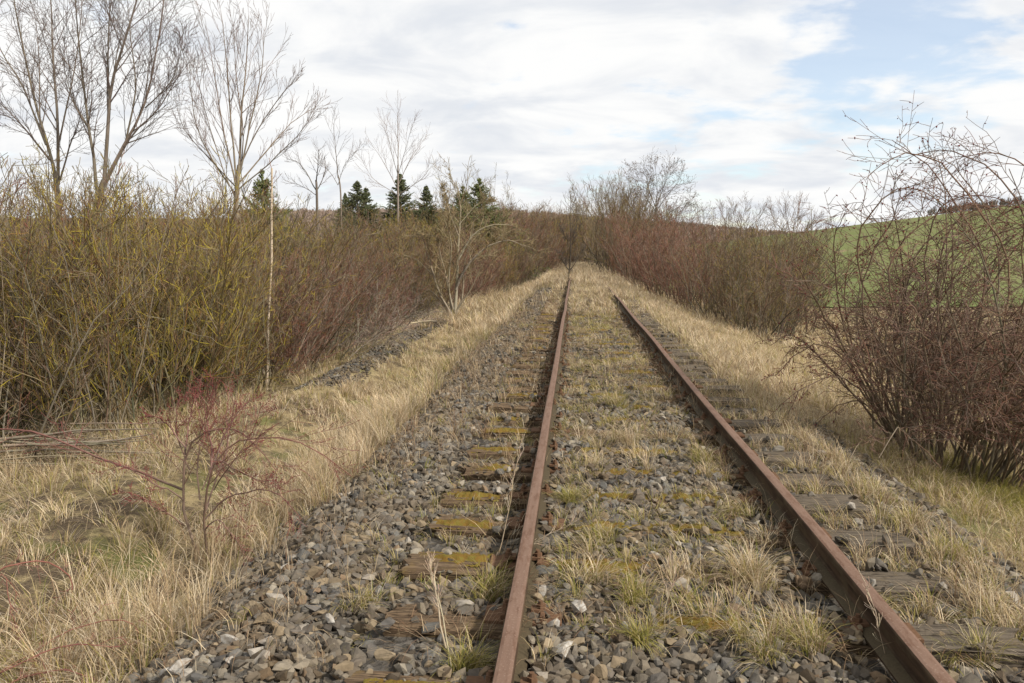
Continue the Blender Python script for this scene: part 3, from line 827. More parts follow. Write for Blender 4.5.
def shrub(seed, n=22, h=3.0, base_r=.45, spread=.22, c_old=(.13, .11, .075), c_mid=(.15, .125, .06), c_tip=(.24, .20, .05), m1=9, m2=6, m3=0,
          a1=.45, wander=.09, up=.10, droop=0, r0=.013, tip=.0028, lean=(0, 0), L1=(.28, .5), t1=.12, kids_up=.05, stem_len=(.75, 1.05), accent=None, share=0):
    r = np.random.default_rng(seed); tw = Twigs()
    a = r.uniform(0, 2 * PI, n); q = np.sqrt(r.random(n)) * base_r
    st = np.stack([q * np.cos(a), q * np.sin(a), np.full(n, -.12)], -1)
    d = np.stack([np.cos(a) * spread * (.3 + q / base_r) + lean[0], np.sin(a) * spread * (.3 + q / base_r) + lean[1], np.ones(n)], -1) + r.normal(0, .10, (n, 3))
    L = h * r.uniform(*stem_len, n); R0 = r0 * r.uniform(.6, 1.3, n)
    P0, Rr0 = run(st, d, L, R0, np.full(n, .004), 7, wander, up * .3, r, droop)
    tw.add('stem', P0, Rr0, colarr(P0, c_old, c_mid, r, .45), 4)
    s, nd, ln, rr = kids(P0, Rr0, m1, r, t1, 1.0, a1, .16, L1, L)
    P1, R1 = run(s, nd, ln, np.clip(rr, .003, .009), np.full(len(s), .003), 4, wander * 1.2, up, r, droop)
    tw.add('twigs', P1, R1, colarr(P1, c_mid, np.asarray(c_mid) * .4 + np.asarray(c_tip) * .6, r, .45), 3)
    s, nd, ln, rr = kids(P1, R1, m2, r, .1, 1.0, a1 * .95, .2, (.35, .75))
    P2, R2 = run(s, nd, np.maximum(ln, .10), np.clip(rr, .0024, .004), np.full(len(s), tip), 3, wander * 1.4, up + kids_up, r, droop)
    tw.add('twigs', P2, R2, colarr(P2, np.asarray(c_mid) * .5 + np.asarray(c_tip) * .5, c_tip, r, .5, accent, share), 3)
    if m3:
        s, nd, ln, rr = kids(P2, R2, m3, r, .2, 1.0, .6, .2, (.35, .7))
        P3, R3 = run(s, nd, np.maximum(ln, .06), np.full(len(s), .0022), np.full(len(s), tip), 3, .15, up, r, droop)
        tw.add('twigs', P3, R3, colarr(P3, c_tip, c_tip, r, .3), 3)
    return tw.build('stem', 'stem'), tw.build('twigs', 'twigs')
Y1 = dict(c_old=(.10, .083, .045), c_mid=(.115, .08, .035), c_tip=(.18, .12, .032), accent=(.33, .26, .035), share=.24)       # yellow-green willow
B1 = dict(c_old=(.10, .08, .05), c_mid=(.105, .075, .042), c_tip=(.15, .095, .05), accent=(.27, .21, .04), share=.13)      # brown
R1_ = dict(c_old=(.10, .072, .045), c_mid=(.12, .064, .04), c_tip=(.195, .078, .05), accent=(.25, .19, .14), share=.07)      # red dogwood
G1 = dict(c_old=(.18, .15, .11), c_mid=(.20, .155, .115), c_tip=(.24, .185, .14))          # pale grey
kinds = {
    'willow': [shrub(500 + i, 26, 3.1 + .3 * i, .55, .20, m1=15, m2=6, a1=.68, wander=.15, L1=(.13, .34), **Y1) for i in range(3)],
    'brown': [shrub(520 + i, 26, 2.9 + .3 * i, .55, .24, m1=15, m2=6, a1=.68, wander=.15, L1=(.13, .34), **B1) for i in range(3)],
    'dogwood': [shrub(540 + i, 28, 2.5 + .25 * i, .6, .30, m1=15, m2=6, a1=.68, wander=.15, L1=(.13, .34), **R1_) for i in range(3)],
    'grey': [shrub(560 + i, 20, 2.0 + .2 * i, .5, .75, m1=9, m2=7, a1=.7, up=-.02, droop=.12, wander=.13, **G1) for i in range(2)],
}
WORDS = {
    'willow': 'yellow-green willow shrub', 'brown': 'brown bare shrub', 'dogwood': 'reddish dogwood shrub', 'grey': 'pale grey tangled shrub'}
SHRUBS = []
def place_shrub(kind, x, y, s, label, group, seed, sz=None, tilt=0.0):
    r = np.random.default_rng(seed)
    k = int(r.integers(len(kinds[kind])))
    z = float(H(x, y))
    o = link('bare_shrub', None, loc=(x, y, z), rot=(r.normal(0, .05), r.normal(0, .05) + tilt, r.uniform(0, 2 * PI)), scale=(s * r.uniform(.92, 1.1), s * r.uniform(.92, 1.1), (sz or s) * r.uniform(.9, 1.08)))
    tag(o, label, 'shrub', group)
    SHRUBS.append((math.hypot(x, y), o))
    link('stem', kinds[kind][k][0], o); link('twigs', kinds[kind][k][1], o)
    return o
def where_left(px):
    for lim, txt in ((40, 'at the left edge of the photo'), (110, 'behind the brush pile'), (170, 'left of the red rose bush'), (235, 'behind the red rose bush'),
                     (300, 'around the birch pole'), (370, 'right of the birch pole'), (430, 'left of the forked tree'),
                     (480, 'around the forked tree'), (530, 'right of the forked tree'), (2000, 'far off left of the track')):
        if px < lim: return txt
def left_edge(y):
    return np.interp(y, [8, 9.5, 11, 14, 18, 22, 27, 35, 50, 70, 100], [-6.6, -5.9, -5.5, -5.2, -5.0, -5.1, -4.5, -3.6, -2.4, -2.2, -1.5])
cnt = 0
ROWN = ['front row of thicket', 'second row of thicket', 'back of thicket']
for row, (off, dy0) in enumerate(((0, 0), (1.3, .5), (2.8, .2), (4.6, .6))):
    y = 8.9 + dy0
    while y < 62:
        r = np.random.default_rng(1000 + cnt)
        x = float(left_edge(y)) - off - r.uniform(0, .5)
        px = to_px([x, y, .5])[0]
        if px > -130:
            u = r.random()
            if px < 180: kd = 'willow' if u < .52 else ('brown' if u < .92 else 'dogwood')
            elif px < 262: kd = 'willow' if u < .45 else ('brown' if u < .75 else 'dogwood')
            elif px < 385: kd = 'dogwood' if u < .62 else ('brown' if u < .9 else 'willow')
            elif px < 450: kd = 'willow' if u < .5 else ('brown' if u < .8 else 'dogwood')
            else: kd = 'dogwood' if u < .5 else ('brown' if u < .85 else 'willow')
            hf = (1.0 + .1 * row) * np.interp(y, [8, 14, 18, 25, 40, 60], [.97, .90, .84, .80, .92, 1.5])
            rn = ROWN[min(row, 2)]
            place_shrub(kd, x, y, hf * r.choice([.78, .92, 1.0, 1.0, 1.1, 1.22]), WORDS[kd] + ', ' + rn + ', ' + where_left(px), WORDS[kd] + ' ' + where_left(px) + ' ' + rn, 1000 + cnt)
        cnt += 1
        y += r.uniform(.8, 1.2) * np.interp(y, [8, 20, 40, 60], [.85, 1.2, 2.0, 2.8])
for i, (px, Y, s) in enumerate(((352, 17.4, .85), (378, 20.2, .85), (325, 15.8, .8), (402, 24, .9))):
    x = aty(px, 340, Y)[0]
    place_shrub('grey', x, Y, s, WORDS['grey'] + ' leaning over the grass ' + ('left', 'right', 'farther left', 'farthest')[i] + ' of the dark gravel strip' if i < 3 else WORDS['grey'] + ' just left of the forked small tree', 'pale grey tangled shrubs by the gravel strip', 1900 + i)
# right-hand row
RIGHT = [(2.7, 50, 'brown', 1.75), (2.9, 44, 'dogwood', 1.5), (3.3, 38, 'dogwood', 1.45), (3.9, 33.5, 'dogwood', 1.3), (4.3, 29.5, 'dogwood', 1.12), (4.75, 26.5, 'brown', 1.12), (5.2, 24.6, 'brown', 1.1),
         (5.8, 25.2, 'brown', 1.1), (6.5, 27.0, 'brown', 1.05), (4.2, 48, 'brown', 1.5), (4.6, 41, 'dogwood', 1.4), (5.2, 36, 'dogwood', 1.25), (5.7, 31, 'brown', 1.3), (6.5, 28.5, 'brown', 1.25),
         (7.7, 29.5, 'brown', 1.2), (8.0, 33, 'brown', 1.3), (7.0, 34, 'dogwood', 1.2), (9.3, 37, 'brown', 1.15), (3.4, 56, 'brown', 2.3), (5.0, 55, 'brown', 2.0), (6.6, 44, 'brown', 1.4), (8.5, 42, 'brown', 1.3),
         (10.6, 43, 'brown', 1.25), (2.6, 65, 'brown', 2.3), (4.5, 72, 'dogwood', 2.2), (6.5, 62, 'willow', 2.0)]
for i, (x, y, kd, s) in enumerate(RIGHT):
    px = to_px([x, y, .5])[0]
    loc = 'at the far end of the right-hand bushes' if y > 46 else ('below the round-crowned tree' if px < 690 else ('in the middle of the right-hand bushes' if px < 750 else 'at the near end of right-hand bushes'))
    rw = 'in second row ' if i in (9, 10, 11, 12, 13, 14, 15, 16, 17, 20, 21, 22) else ''
    place_shrub(kd, x, y, s, WORDS[kd] + ' ' + rw + loc, WORDS[kd] + ' ' + rw + loc, 2000 + i)
# far shrubs closing the line of the track
for i in range(34):
    r = np.random.default_rng(2100 + i)
    y = 64 + i * 2.6
    side = -1 if i % 2 else 1
    x = side * r.uniform(1.2, 7) * (1 if y < 95 else .6) + .5
    if side > 0 and y < 95: x += 1.2
    kd = ('dogwood', 'brown', 'willow', 'brown', 'dogwood')[i % 5]
    place_shrub(kd, x, y, r.uniform(1.5, 2.6), WORDS[kd] + (' in the distance left of the track line' if side < 0 else ' in the distance right of the track line'),
                'distant ' + kd + (' shrubs left of the track line' if side < 0 else ' shrubs right of the track line'), 2100 + i)
# ------------------------------------------------------------------ trees with limbs set out one by one
def spline(pts, K):
    pts = np.asarray(pts, float); n = len(pts)
    t = np.linspace(0, n - 1, K); out = []
    for v in t:
        i = min(int(v), n - 2); f = v - i
        p0, p1, p2, p3 = pts[max(i - 1, 0)], pts[i], pts[i + 1], pts[min(i + 2, n - 1)]
        out.append(.5 * ((2 * p1) + (-p0 + p2) * f + (2 * p0 - 5 * p1 + 4 * p2 - p3) * f * f + (-p0 + 3 * p1 - 3 * p2 + p3) * f ** 3))
    return np.array(out)
def tree(name, label, cat, Y, trunk, limbs, rt, rl, cold, ctip, seed, m=(9, 5, 3), ang=(.55, .6, .6), lenf=((.25, .5), (.3, .6), (.3, .6)), up=.12, tip=.003, seeds=None, wander=.10, group=None, deep=.9, K=10, gnarl=.02, t0=.2, tap=.45, lw=.72):
    r = np.random.default_rng(seed); tw = Twigs()
    base = aty(*trunk[0], Y); base[2] = float(H(base[0], Y)) - .1
    def world(pp, dz):
        n = len(pp)
        return np.array([aty(px, py, Y + dz * i / max(n - 1, 1)) for i, (px, py) in enumerate(pp)])
    tp = np.vstack([base[None], world(trunk[1:], 0)])
    Pt = spline(tp, K)[None]; Rt = np.linspace(rt, rt * .55, K)[None]
    tw.add('trunk', Pt, Rt, colarr(Pt, cold, cold, r, .05), 7)
    Ps, Rs = [], []
    for q in limbs:
        pp, rr0 = q[0], (q[1] if len(q) > 1 else rl) * lw
        P = spline(world(pp, r.uniform(-deep, deep)), K)
        P[1:] += r.normal(0, gnarl, (K - 1, 3)).cumsum(0) * .5
        Ps.append(P); Rs.append(np.linspace(rr0, max(rr0 * .18, .004), K))
    P1, R1 = np.array(Ps), np.array(Rs)
    tw.add('branches', P1, R1, colarr(P1, cold, np.asarray(cold) * .5 + np.asarray(ctip) * .5, r, .1), 5)
    P, R = P1, R1
    for lv in range(3):
        if m[lv] == 0: break
        s, nd, ln, rr = kids(P, R, m[lv], r, t0 if lv == 0 else .15, 1.0, ang[lv], .15, lenf[lv], taper=tap)
        K2 = (6, 4, 3)[lv]
        P, R = run(s, nd, np.maximum(ln, .12), np.clip(rr, tip * 1.2, .03), np.full(len(s), tip), K2, wander, up, r)
        tw.add('branches', P, R, colarr(P, np.asarray(cold) * (.5 - lv * .2) + np.asarray(ctip) * (.5 + lv * .2), ctip, r, .2), 3)
    if seeds: buds(tw, seeds[2] if len(seeds) > 2 else 'seed_clusters', P, seeds[0], seeds[1], (.06, .045, .035) if len(seeds) < 4 else seeds[3], r)
    root = link(name, None, loc=base)
    tag(root, label, cat, group)
    for k in tw.parts:
        ch = link(k, tw.build(k, k, base), root)
        if k in ('seed_clusters', 'dead_leaves'): ch['kind'] = 'stuff'
    return root
BK, TP = (.17, .14, .105), (.13, .095, .085)
tree('bare_tree', 'tall bare tree at the left edge, thin limbs spreading from behind the thicket', 'tree', 17.5, [(60, 300), (60, 230), (57, 190), (55, 172)],
     [([(55, 175), (46, 140), (34, 100), (22, 45), (15, 0), (12, -30)], .055), ([(58, 185), (57, 130), (54, 70), (52, 20), (50, -30)], .055), ([(50, 160), (30, 135), (8, 112), (-25, 80)], .035),
      ([(60, 180), (68, 148), (78, 125), (86, 98)], .03), ([(46, 145), (25, 90), (2, 50), (-12, 10)], .035), ([(40, 125), (38, 70), (32, 10)], .025), ([(57, 150), (70, 90), (80, 30), (82, -20)], .03)],
     .085, .03, BK, TP, 11, m=(14, 7, 3), ang=(.55, .6, .6), seeds=(1, .006), tip=.0026, wander=.045, up=.04, lenf=((.25, .5), (.35, .7), (.3, .6)), tap=.3)
tree('bare_tree', 'tallest bare tree on the left, its trunk forking into several long limbs', 'tree', 16.5, [(92, 300), (94, 235), (98, 200), (104, 180)],
     [([(98, 200), (93, 150), (85, 100), (79, 40), (75, -15)], .055), ([(104, 182), (108, 130), (112, 85), (125, 45), (138, 0), (145, -35)], .062), ([(104, 182), (122, 148), (143, 112), (154, 70), (163, 20), (165, -20)], .05),
      ([(102, 192), (128, 138), (160, 105), (184, 62)], .035), ([(110, 110), (108, 60), (112, 10), (115, -25)], .03), ([(126, 140), (135, 90), (132, 40), (128, 0)], .03), ([(90, 130), (72, 90), (60, 40)], .025),
      ([(145, 108), (172, 80), (182, 40)], .02)],
     .09, .032, BK, TP, 12, m=(14, 7, 3), ang=(.55, .6, .6), seeds=(1, .006), tip=.0026, wander=.045, up=.04, lenf=((.25, .5), (.35, .7), (.3, .6)), tap=.3)
tree('bare_tree', 'slender many-stemmed bare tree with ascending branches behind the thin birch pole', 'tree', 21, [(236, 300), (236, 230), (237, 190), (239, 165)],
     [([(239, 168), (240, 120), (244, 70), (246, 15)], .05), ([(237, 190), (226, 140), (216, 85), (206, 28)], .035), ([(237, 185), (231, 120), (227, 60), (221, 8)], .04), ([(238, 180), (250, 125), (262, 72), (264, 30)], .035),
      ([(236, 195), (206, 150), (193, 112), (189, 62)], .03), ([(240, 182), (266, 150), (290, 122), (312, 106)], .03), ([(238, 190), (268, 165), (296, 138), (313, 118)], .028), ([(237, 188), (212, 160), (185, 130), (175, 100)], .025),
      ([(240, 165), (256, 130), (280, 95), (292, 82)], .028), ([(236, 200), (222, 165), (205, 110), (196, 60)], .028), ([(237, 190), (243, 140), (236, 80), (234, 30)], .03)],
     .085, .035, (.20, .165, .125), (.16, .105, .085), 13, m=(10, 5, 2), ang=(.42, .5, .5), up=.1, tip=.003, wander=.045, lenf=((.2, .42), (.35, .7), (.3, .6)), tap=.3)
tree('bare_tree', 'thin bare birch rising behind the dark spruces', 'tree', 44, [(398, 250), (398, 200), (398, 165)],
     [([(398, 170), (398, 140), (398, 112)], .04), ([(398, 190), (385, 165), (372, 145)], .03), ([(398, 185), (410, 160), (424, 140)], .03), ([(398, 175), (390, 145), (386, 125)], .025), ([(398, 175), (405, 150), (412, 125)], .025), ([(398, 195), (375, 180), (362, 160)], .025), ([(398, 195), (420, 180), (432, 165)], .025)],
     .07, .03, (.22, .18, .15), (.19, .13, .11), 14, m=(9, 6, 0), tip=.0035, up=.08, wander=.05, ang=(.5, .55, .6), lenf=((.3, .6), (.35, .7), (.3, .6)), tap=.3)
tree('bare_tree', 'small bare tree with curved branches left of the first spruces', 'tree', 36, [(341, 250), (341, 200), (338, 175)],
     [([(338, 178), (335, 150), (332, 120)], .03), ([(338, 185), (345, 165), (356, 150)], .02), ([(338, 185), (328, 170), (318, 160)], .02)],
     .045, .03, (.17, .14, .11), TP, 15, m=(8, 5, 0), tip=.0035, wander=.05, lenf=((.3, .6), (.35, .7), (.3, .6)), tap=.3)
tree('bare_tree', 'low dark bare tree with stubby upright limbs right of the birch pole', 'tree', 30, [(317, 250), (317, 200), (316, 180)],
     [([(316, 182), (318, 165), (319, 148)], .035), ([(316, 190), (306, 172), (296, 162), (286, 160)], .03), ([(317, 190), (324, 175), (325, 160)], .03), ([(316, 195), (300, 185), (288, 182)], .02)],
     .06, .03, (.13, .11, .09), TP, 16, m=(9, 5, 0), tip=.003, wander=.05, lenf=((.25, .55), (.35, .7), (.3, .6)), tap=.3)
tree('bare_tree', 'round-crowned tree holding a few dead leaves above the red shrubs on the right', 'tree', 58, [(656, 250), (656, 222), (656, 205)],
     [([(656, 206), (657, 190), (655, 165)], .05), ([(656, 212), (645, 195), (634, 175)], .045), ([(656, 212), (668, 195), (682, 178)], .045), ([(656, 208), (648, 188), (644, 168)], .04), ([(656, 208), (664, 188), (670, 168)], .04),
      ([(656, 220), (640, 208), (630, 198)], .035), ([(656, 220), (674, 210), (690, 202)], .035), ([(656, 225), (676, 218), (700, 215)], .03)],
     .09, .04, (.14, .12, .10), (.12, .095, .08), 17, m=(12, 7, 2), ang=(.75, .75, .7), tip=.005, up=.03, wander=.06, tap=.25, lenf=((.3, .6), (.4, .8), (.3, .7)), seeds=(1, .026, 'dead_leaves', (.15, .095, .06)))
tree('bare_tree', 'bushy olive-brown tree at the bend of the track, left of the round-crowned tree', 'tree', 56, [(612, 262), (612, 240), (612, 230)],
     [([(612, 236), (614, 212), (612, 188)], .04), ([(612, 240), (602, 215), (596, 196)], .04), ([(612, 240), (622, 215), (630, 196)], .04), ([(612, 245), (596, 225), (586, 212)], .035), ([(612, 245), (630, 222), (642, 205)], .035), ([(612, 238), (607, 212), (604, 190)], .03), ([(612, 238), (620, 210), (622, 188)], .03)],
     .08, .04, (.15, .125, .085), (.19, .145, .085), 18, m=(11, 7, 3), ang=(.5, .55, .6), tip=.0045, tap=.3, up=.15)
tree('bare_tree', 'small bare tree behind the right-hand bushes, left of the green field', 'tree', 44, [(738, 262), (738, 240), (738, 232)],
     [([(738, 236), (741, 222), (745, 206)], .03), ([(738, 240), (728, 226), (720, 212)], .03), ([(738, 240), (752, 226), (764, 214)], .03), ([(738, 238), (735, 222), (732, 208)], .025)],
     .05, .03, (.15, .125, .10), (.15, .11, .09), 19, m=(10, 7, 2), tip=.0035, wander=.06, tap=.3, lenf=((.3, .7), (.4, .8), (.3, .7)))
tree('bare_tree', 'rounded bare thorn tree at the right end of the bushes beside the green field', 'tree', 40, [(792, 270), (792, 245), (792, 236)],
     [([(792, 238), (795, 222), (800, 206)], .03), ([(792, 242), (780, 226), (772, 212)], .03), ([(792, 242), (806, 230), (816, 220)], .03), ([(792, 240), (787, 222), (784, 208)], .025), ([(792, 246), (812, 240), (822, 234)], .025)],
     .05, .03, (.16, .13, .105), (.16, .115, .095), 20, m=(10, 7, 2), tip=.0035, wander=.06, tap=.3, lenf=((.3, .7), (.4, .8), (.3, .7)))
tree('small_tree', 'small forked tree standing on the left rail where the track vanishes', 'tree', 42, [(569, 286), (569, 276), (569.5, 270)],
     [([(569.5, 271), (571, 245), (570.5, 222), (570, 207)], .055), ([(569.5, 271), (564, 263), (560, 254)], .05), ([(569.5, 271), (576, 262), (582, 250)], .05), ([(570.5, 255), (575, 240), (580, 228)], .015), ([(570.5, 250), (566, 238), (562, 228)], .015)],
     .075, .025, (.07, .055, .04), (.09, .07, .055), 21, m=(9, 6, 2), tip=.006, deep=.3)
tree('small_tree', 'small bushy tree between the shrubs at the far end of the track', 'tree', 62, [(592, 274), (592, 266), (592, 262)],
     [([(592, 263), (592, 250), (591, 236)], .03), ([(592, 265), (586, 255), (582, 246)], .03), ([(592, 265), (599, 256), (604, 247)], .03)],
     .05, .03, (.13, .11, .07), (.17, .13, .085), 22, m=(9, 6, 0), tip=.009)
# the small forked tree on the verge
LB = (.25, .215, .16)
tree('forked_tree', 'small forked tree with pale lichen-covered stems in the grass left of the track', 'tree', 23.2, [(453, 330), (455, 318), (455, 308)],
     [([(455, 310), (456, 285), (457, 255), (459, 228), (461, 205), (457, 182)], .055), ([(452, 316), (441, 298), (432, 275), (427, 255), (424, 238), (418, 234)], .042), ([(454, 312), (448, 290), (446, 268), (441, 245), (444, 236)], .035),
      ([(457, 262), (468, 240), (482, 226), (500, 222), (512, 224)], .035), ([(456, 290), (468, 265), (484, 250), (503, 243), (516, 245), (525, 251)], .038), ([(456, 312), (470, 290), (480, 268), (492, 250)], .018),
      ([(432, 275), (418, 262), (405, 258), (396, 262)], .012), ([(441, 246), (432, 234), (420, 236)], .012), ([(459, 225), (475, 205), (486, 200)], .012), ([(458, 235), (448, 205), (440, 190)], .02), ([(450, 318), (440, 300), (420, 285), (402, 280)], .025), ([(456, 316), (464, 295), (466, 265), (474, 235), (478, 205)], .03), ([(452, 314), (449, 280), (452, 245), (444, 215)], .03)],
     .065, .02, LB, (.22, .165, .085), 23, m=(10, 6, 3), lw=1.0, ang=(.7, .65, .65), lenf=((.2, .5), (.35, .75), (.3, .7)), tip=.0045, deep=.5, up=.05, gnarl=.03)
# ------------------------------------------------------------------ thin birch pole in front of the thicket
def solo(name, label, cat, lines, cold, ctip, seed, m=(0, 0, 0), part_names=('stem', 'twigs'), Kk=12, sides=6, **kw):
    """plant set out by its own lines; lines: (world points, r0, r1)"""
    r = np.random.default_rng(seed); tw = Twigs()
    Ps = np.array([spline(p, Kk) for p, _, _ in lines]); Rs = np.array([np.linspace(a, b, Kk) for _, a, b in lines])
    Ps[:, 1:] += r.normal(0, kw.get('jit', .004), Ps[:, 1:].shape)
    tw.add(part_names[0], Ps, Rs, colarr(Ps, cold, kw.get('cend', cold), r, .15), sides)
    P, R = Ps, Rs
    for lv in range(3):
        if not m[lv]: break
        s, nd, ln, rr = kids(P, R, m[lv], r, kw.get('t0', .25) if lv == 0 else .15, 1.0, kw.get('ang', .7), .2, kw.get('lenf', (.15, .4)) if lv == 0 else (.3, .6), taper=.4)
        P, R = run(s, nd, np.maximum(ln, .04), np.clip(rr * .8, kw.get('tip', .0015) * 1.15, kw.get('rmax', .006)), np.full(len(s), kw.get('tip', .0015)), (5, 4, 3)[lv], kw.get('wander', .12), kw.get('up', .05), r, kw.get('droop', 0))
        tw.add(part_names[1], P, R, colarr(P, np.asarray(cold) * .3 + np.asarray(ctip) * .7, ctip, r, .25), 3)
    if kw.get('hips'): buds(tw, kw.get('hipname', 'rose_hips'), P, kw['hips'], kw.get('hipsize', .008), kw.get('hipcol', (.20, .03, .03)), r)
    base = np.array(lines[0][0][0], float)
    root = link(name, None, loc=base)
    tag(root, label, cat)
    for k in tw.parts:
        ch = link(k, tw.build(k, k, base), root)
        if k in ('rose_hips', 'seed_clusters', 'dead_leaves', 'twigs'): ch['kind'] = 'stuff'
    return root
def birch_mat():
    mt, t = principled('young_birch_bark')
    sx = t.n('ShaderNodeSeparateXYZ', {0: t.pos}).outputs[2]
    n1 = t.noise(t.n('ShaderNodeMapping', {0: t.pos, 3: (9, 9, 20)}).outputs[0], 1.3, 5, .7)
    t.setc(t.mix(t.step(n1, .52, .6), (.46, .37, .27), (.15, .11, .075)))
    return mt
yb = 12.9
b0 = aty(267, 398, yb); b0[2] = float(H(b0[0], yb)) - .05
bp = [b0, aty(267.5, 370, yb), aty(268.4, 320, yb), aty(271.5, 270, yb), aty(271.5, 220, yb), aty(272, 168, yb)]
o = solo('birch_pole', 'thin pale birch stem standing straight in front of the left thicket', 'tree', [(bp, .022, .016)], (.4, .3, .2), (.25, .13, .09), 31, m=(7, 4, 0), t0=.8, lenf=(.05, .13), tip=.002, up=.2, ang=.6)
for ch in o.children:
    if ch.name.startswith('stem'): ch.data.materials[0] = birch_mat()
# ------------------------------------------------------------------ small red rose bush on the left verge
yr = 5.3
RB = lambda px, py, dy=0: aty(px, py, yr + dy)
rb0 = RB(206, 578); zr = float(H(rb0[0], yr)); rb0[2] = zr - .03
ROSE = [
    ([rb0, RB(192, 540), RB(183, 505, .05), RB(184, 480, .1), RB(186, 452, .1), RB(198, 436, .05), RB(216, 429), RB(232, 428, -.05), RB(244, 434, -.1), RB(262, 452, -.1), RB(275, 470, -.1)], .010, .0025),
    ([rb0 + np.array([.02, 0, 0]), RB(206, 545), RB(203, 520, -.1), RB(207, 490, -.15), RB(214, 465, -.2), RB(226, 450, -.2), RB(240, 441, -.2), RB(258, 438, -.25), RB(280, 437, -.3), RB(300, 444, -.3), RB(325, 456, -.3), RB(352, 476, -.35)], .009, .002),
    ([RB(204, 520, -.1), RB(218, 506, -.1), RB(232, 495, -.15), RB(252, 491, -.2), RB(274, 492, -.25), RB(290, 505, -.3), RB(302, 521, -.3)], .006, .002),
    ([RB(184, 490, .1), RB(165, 482, .2), RB(140, 472, .3), RB(105, 460, .4), RB(70, 445, .5), RB(35, 432, .6), RB(0, 428, .7), RB(-40, 432, .8)], .009, .006),
    ([RB(183, 500, .05), RB(172, 492, .0), RB(158, 486, -.05), RB(140, 474, -.1), RB(122, 466, -.1), RB(110, 470, -.1)], .006, .0022),
    ([RB(184, 525, 0), RB(170, 515, -.1), RB(155, 508, -.1), RB(140, 496, -.15), RB(125, 493, -.2)], .006, .002),
    ([RB(185, 455, .1), RB(187, 430, .15), RB(192, 408, .2), RB(196, 388, .2)], .007, .002),
    ([RB(207, 490, -.15), RB(212, 455, -.05), RB(208, 425, .05), RB(202, 395, .1)], .007, .002),
    ([RB(212, 468, -.2), RB(222, 440, -.1), RB(236, 415, 0), RB(250, 398, .1)], .006, .002),
    ([RB(205, 530, -.1), RB(216, 520, -.2), RB(228, 530, -.25), RB(240, 545, -.3), RB(250, 568, -.3)], .005, .002),
    ([RB(186, 450, .1), RB(172, 430, .2), RB(158, 418, .2), RB(146, 416, .2)], .006, .002),
    ([RB(218, 460, -.2), RB(236, 470, -.2), RB(258, 480, -.25), RB(280, 482, -.3)], .005, .002),
    ([RB(200, 500, 0), RB(198, 460, .1), RB(206, 430, .2), RB(214, 400, .25), RB(212, 380, .25)], .006, .0018),
    ([RB(206, 510, -.1), RB(220, 470, 0), RB(228, 440, .1), RB(226, 415, .15), RB(230, 392, .2)], .006, .0018),
    ([RB(190, 470, .1), RB(178, 440, .2), RB(176, 415, .25), RB(180, 395, .3)], .005, .0018),
    ([RB(202, 490, 0), RB(212, 462, .2), RB(210, 440, .3), RB(200, 415, .3), RB(196, 400, .3)], .005, .0018),
    ([RB(214, 490, -.1), RB(232, 462, -.2), RB(245, 445, -.2), RB(258, 420, -.2), RB(262, 405, -.2)], .005, .0018),
    ([RB(190, 440, .1), RB(205, 448, .1), RB(222, 470, .1), RB(232, 500, .1)], .005, .002),
]
solo('rose_bush', 'small red-stemmed wild rose bush with arching thorny canes in the pale verge grass', 'bush', ROSE, (.17, .115, .085), (.175, .052, .048), 33, m=(14, 6, 0), ang=.65, lenf=(.10, .38), tip=.0011, rmax=.0028,
     wander=.09, up=.03, cend=(.17, .065, .055), hips=2, hipsize=.0036, hipcol=(.17, .04, .038))
# canes of another rose reaching in at the lower left
CANES = [([aty(-60, 640, 3.9), aty(-20, 590, 4.0), aty(0, 570, 4.0), aty(30, 561, 4.1), aty(52, 564, 4.15), aty(70, 578, 4.2), aty(72, 590, 4.2)], .006, .0025),
         ([aty(-60, 700, 3.6), aty(0, 672, 3.6), aty(30, 655, 3.7), aty(60, 635, 3.75), aty(95, 622, 3.8), aty(125, 620, 3.8), aty(140, 632, 3.8)], .005, .002),
         ([aty(-60, 700, 3.5), aty(10, 668, 3.5), aty(50, 650, 3.6), aty(90, 645, 3.6), aty(120, 646, 3.6)], .004, .002),
         ([aty(-60, 660, 3.9), aty(0, 575, 4.0), aty(8, 600, 4.0), aty(14, 620, 4.0), aty(16, 640, 4.0)], .004, .002),
         ([aty(-60, 720, 3.4), aty(0, 690, 3.45), aty(30, 676, 3.5), aty(70, 672, 3.5), aty(100, 680, 3.5)], .005, .002)]
solo('bramble_canes', 'low reddish bramble canes arching in at the lower left corner', 'bramble', CANES, (.17, .085, .06), (.18, .065, .052), 34, m=(7, 4, 0), ang=.75, lenf=(.08, .22), tip=.0013, rmax=.0028, wander=.15, up=.02, cend=(.19, .08, .06))
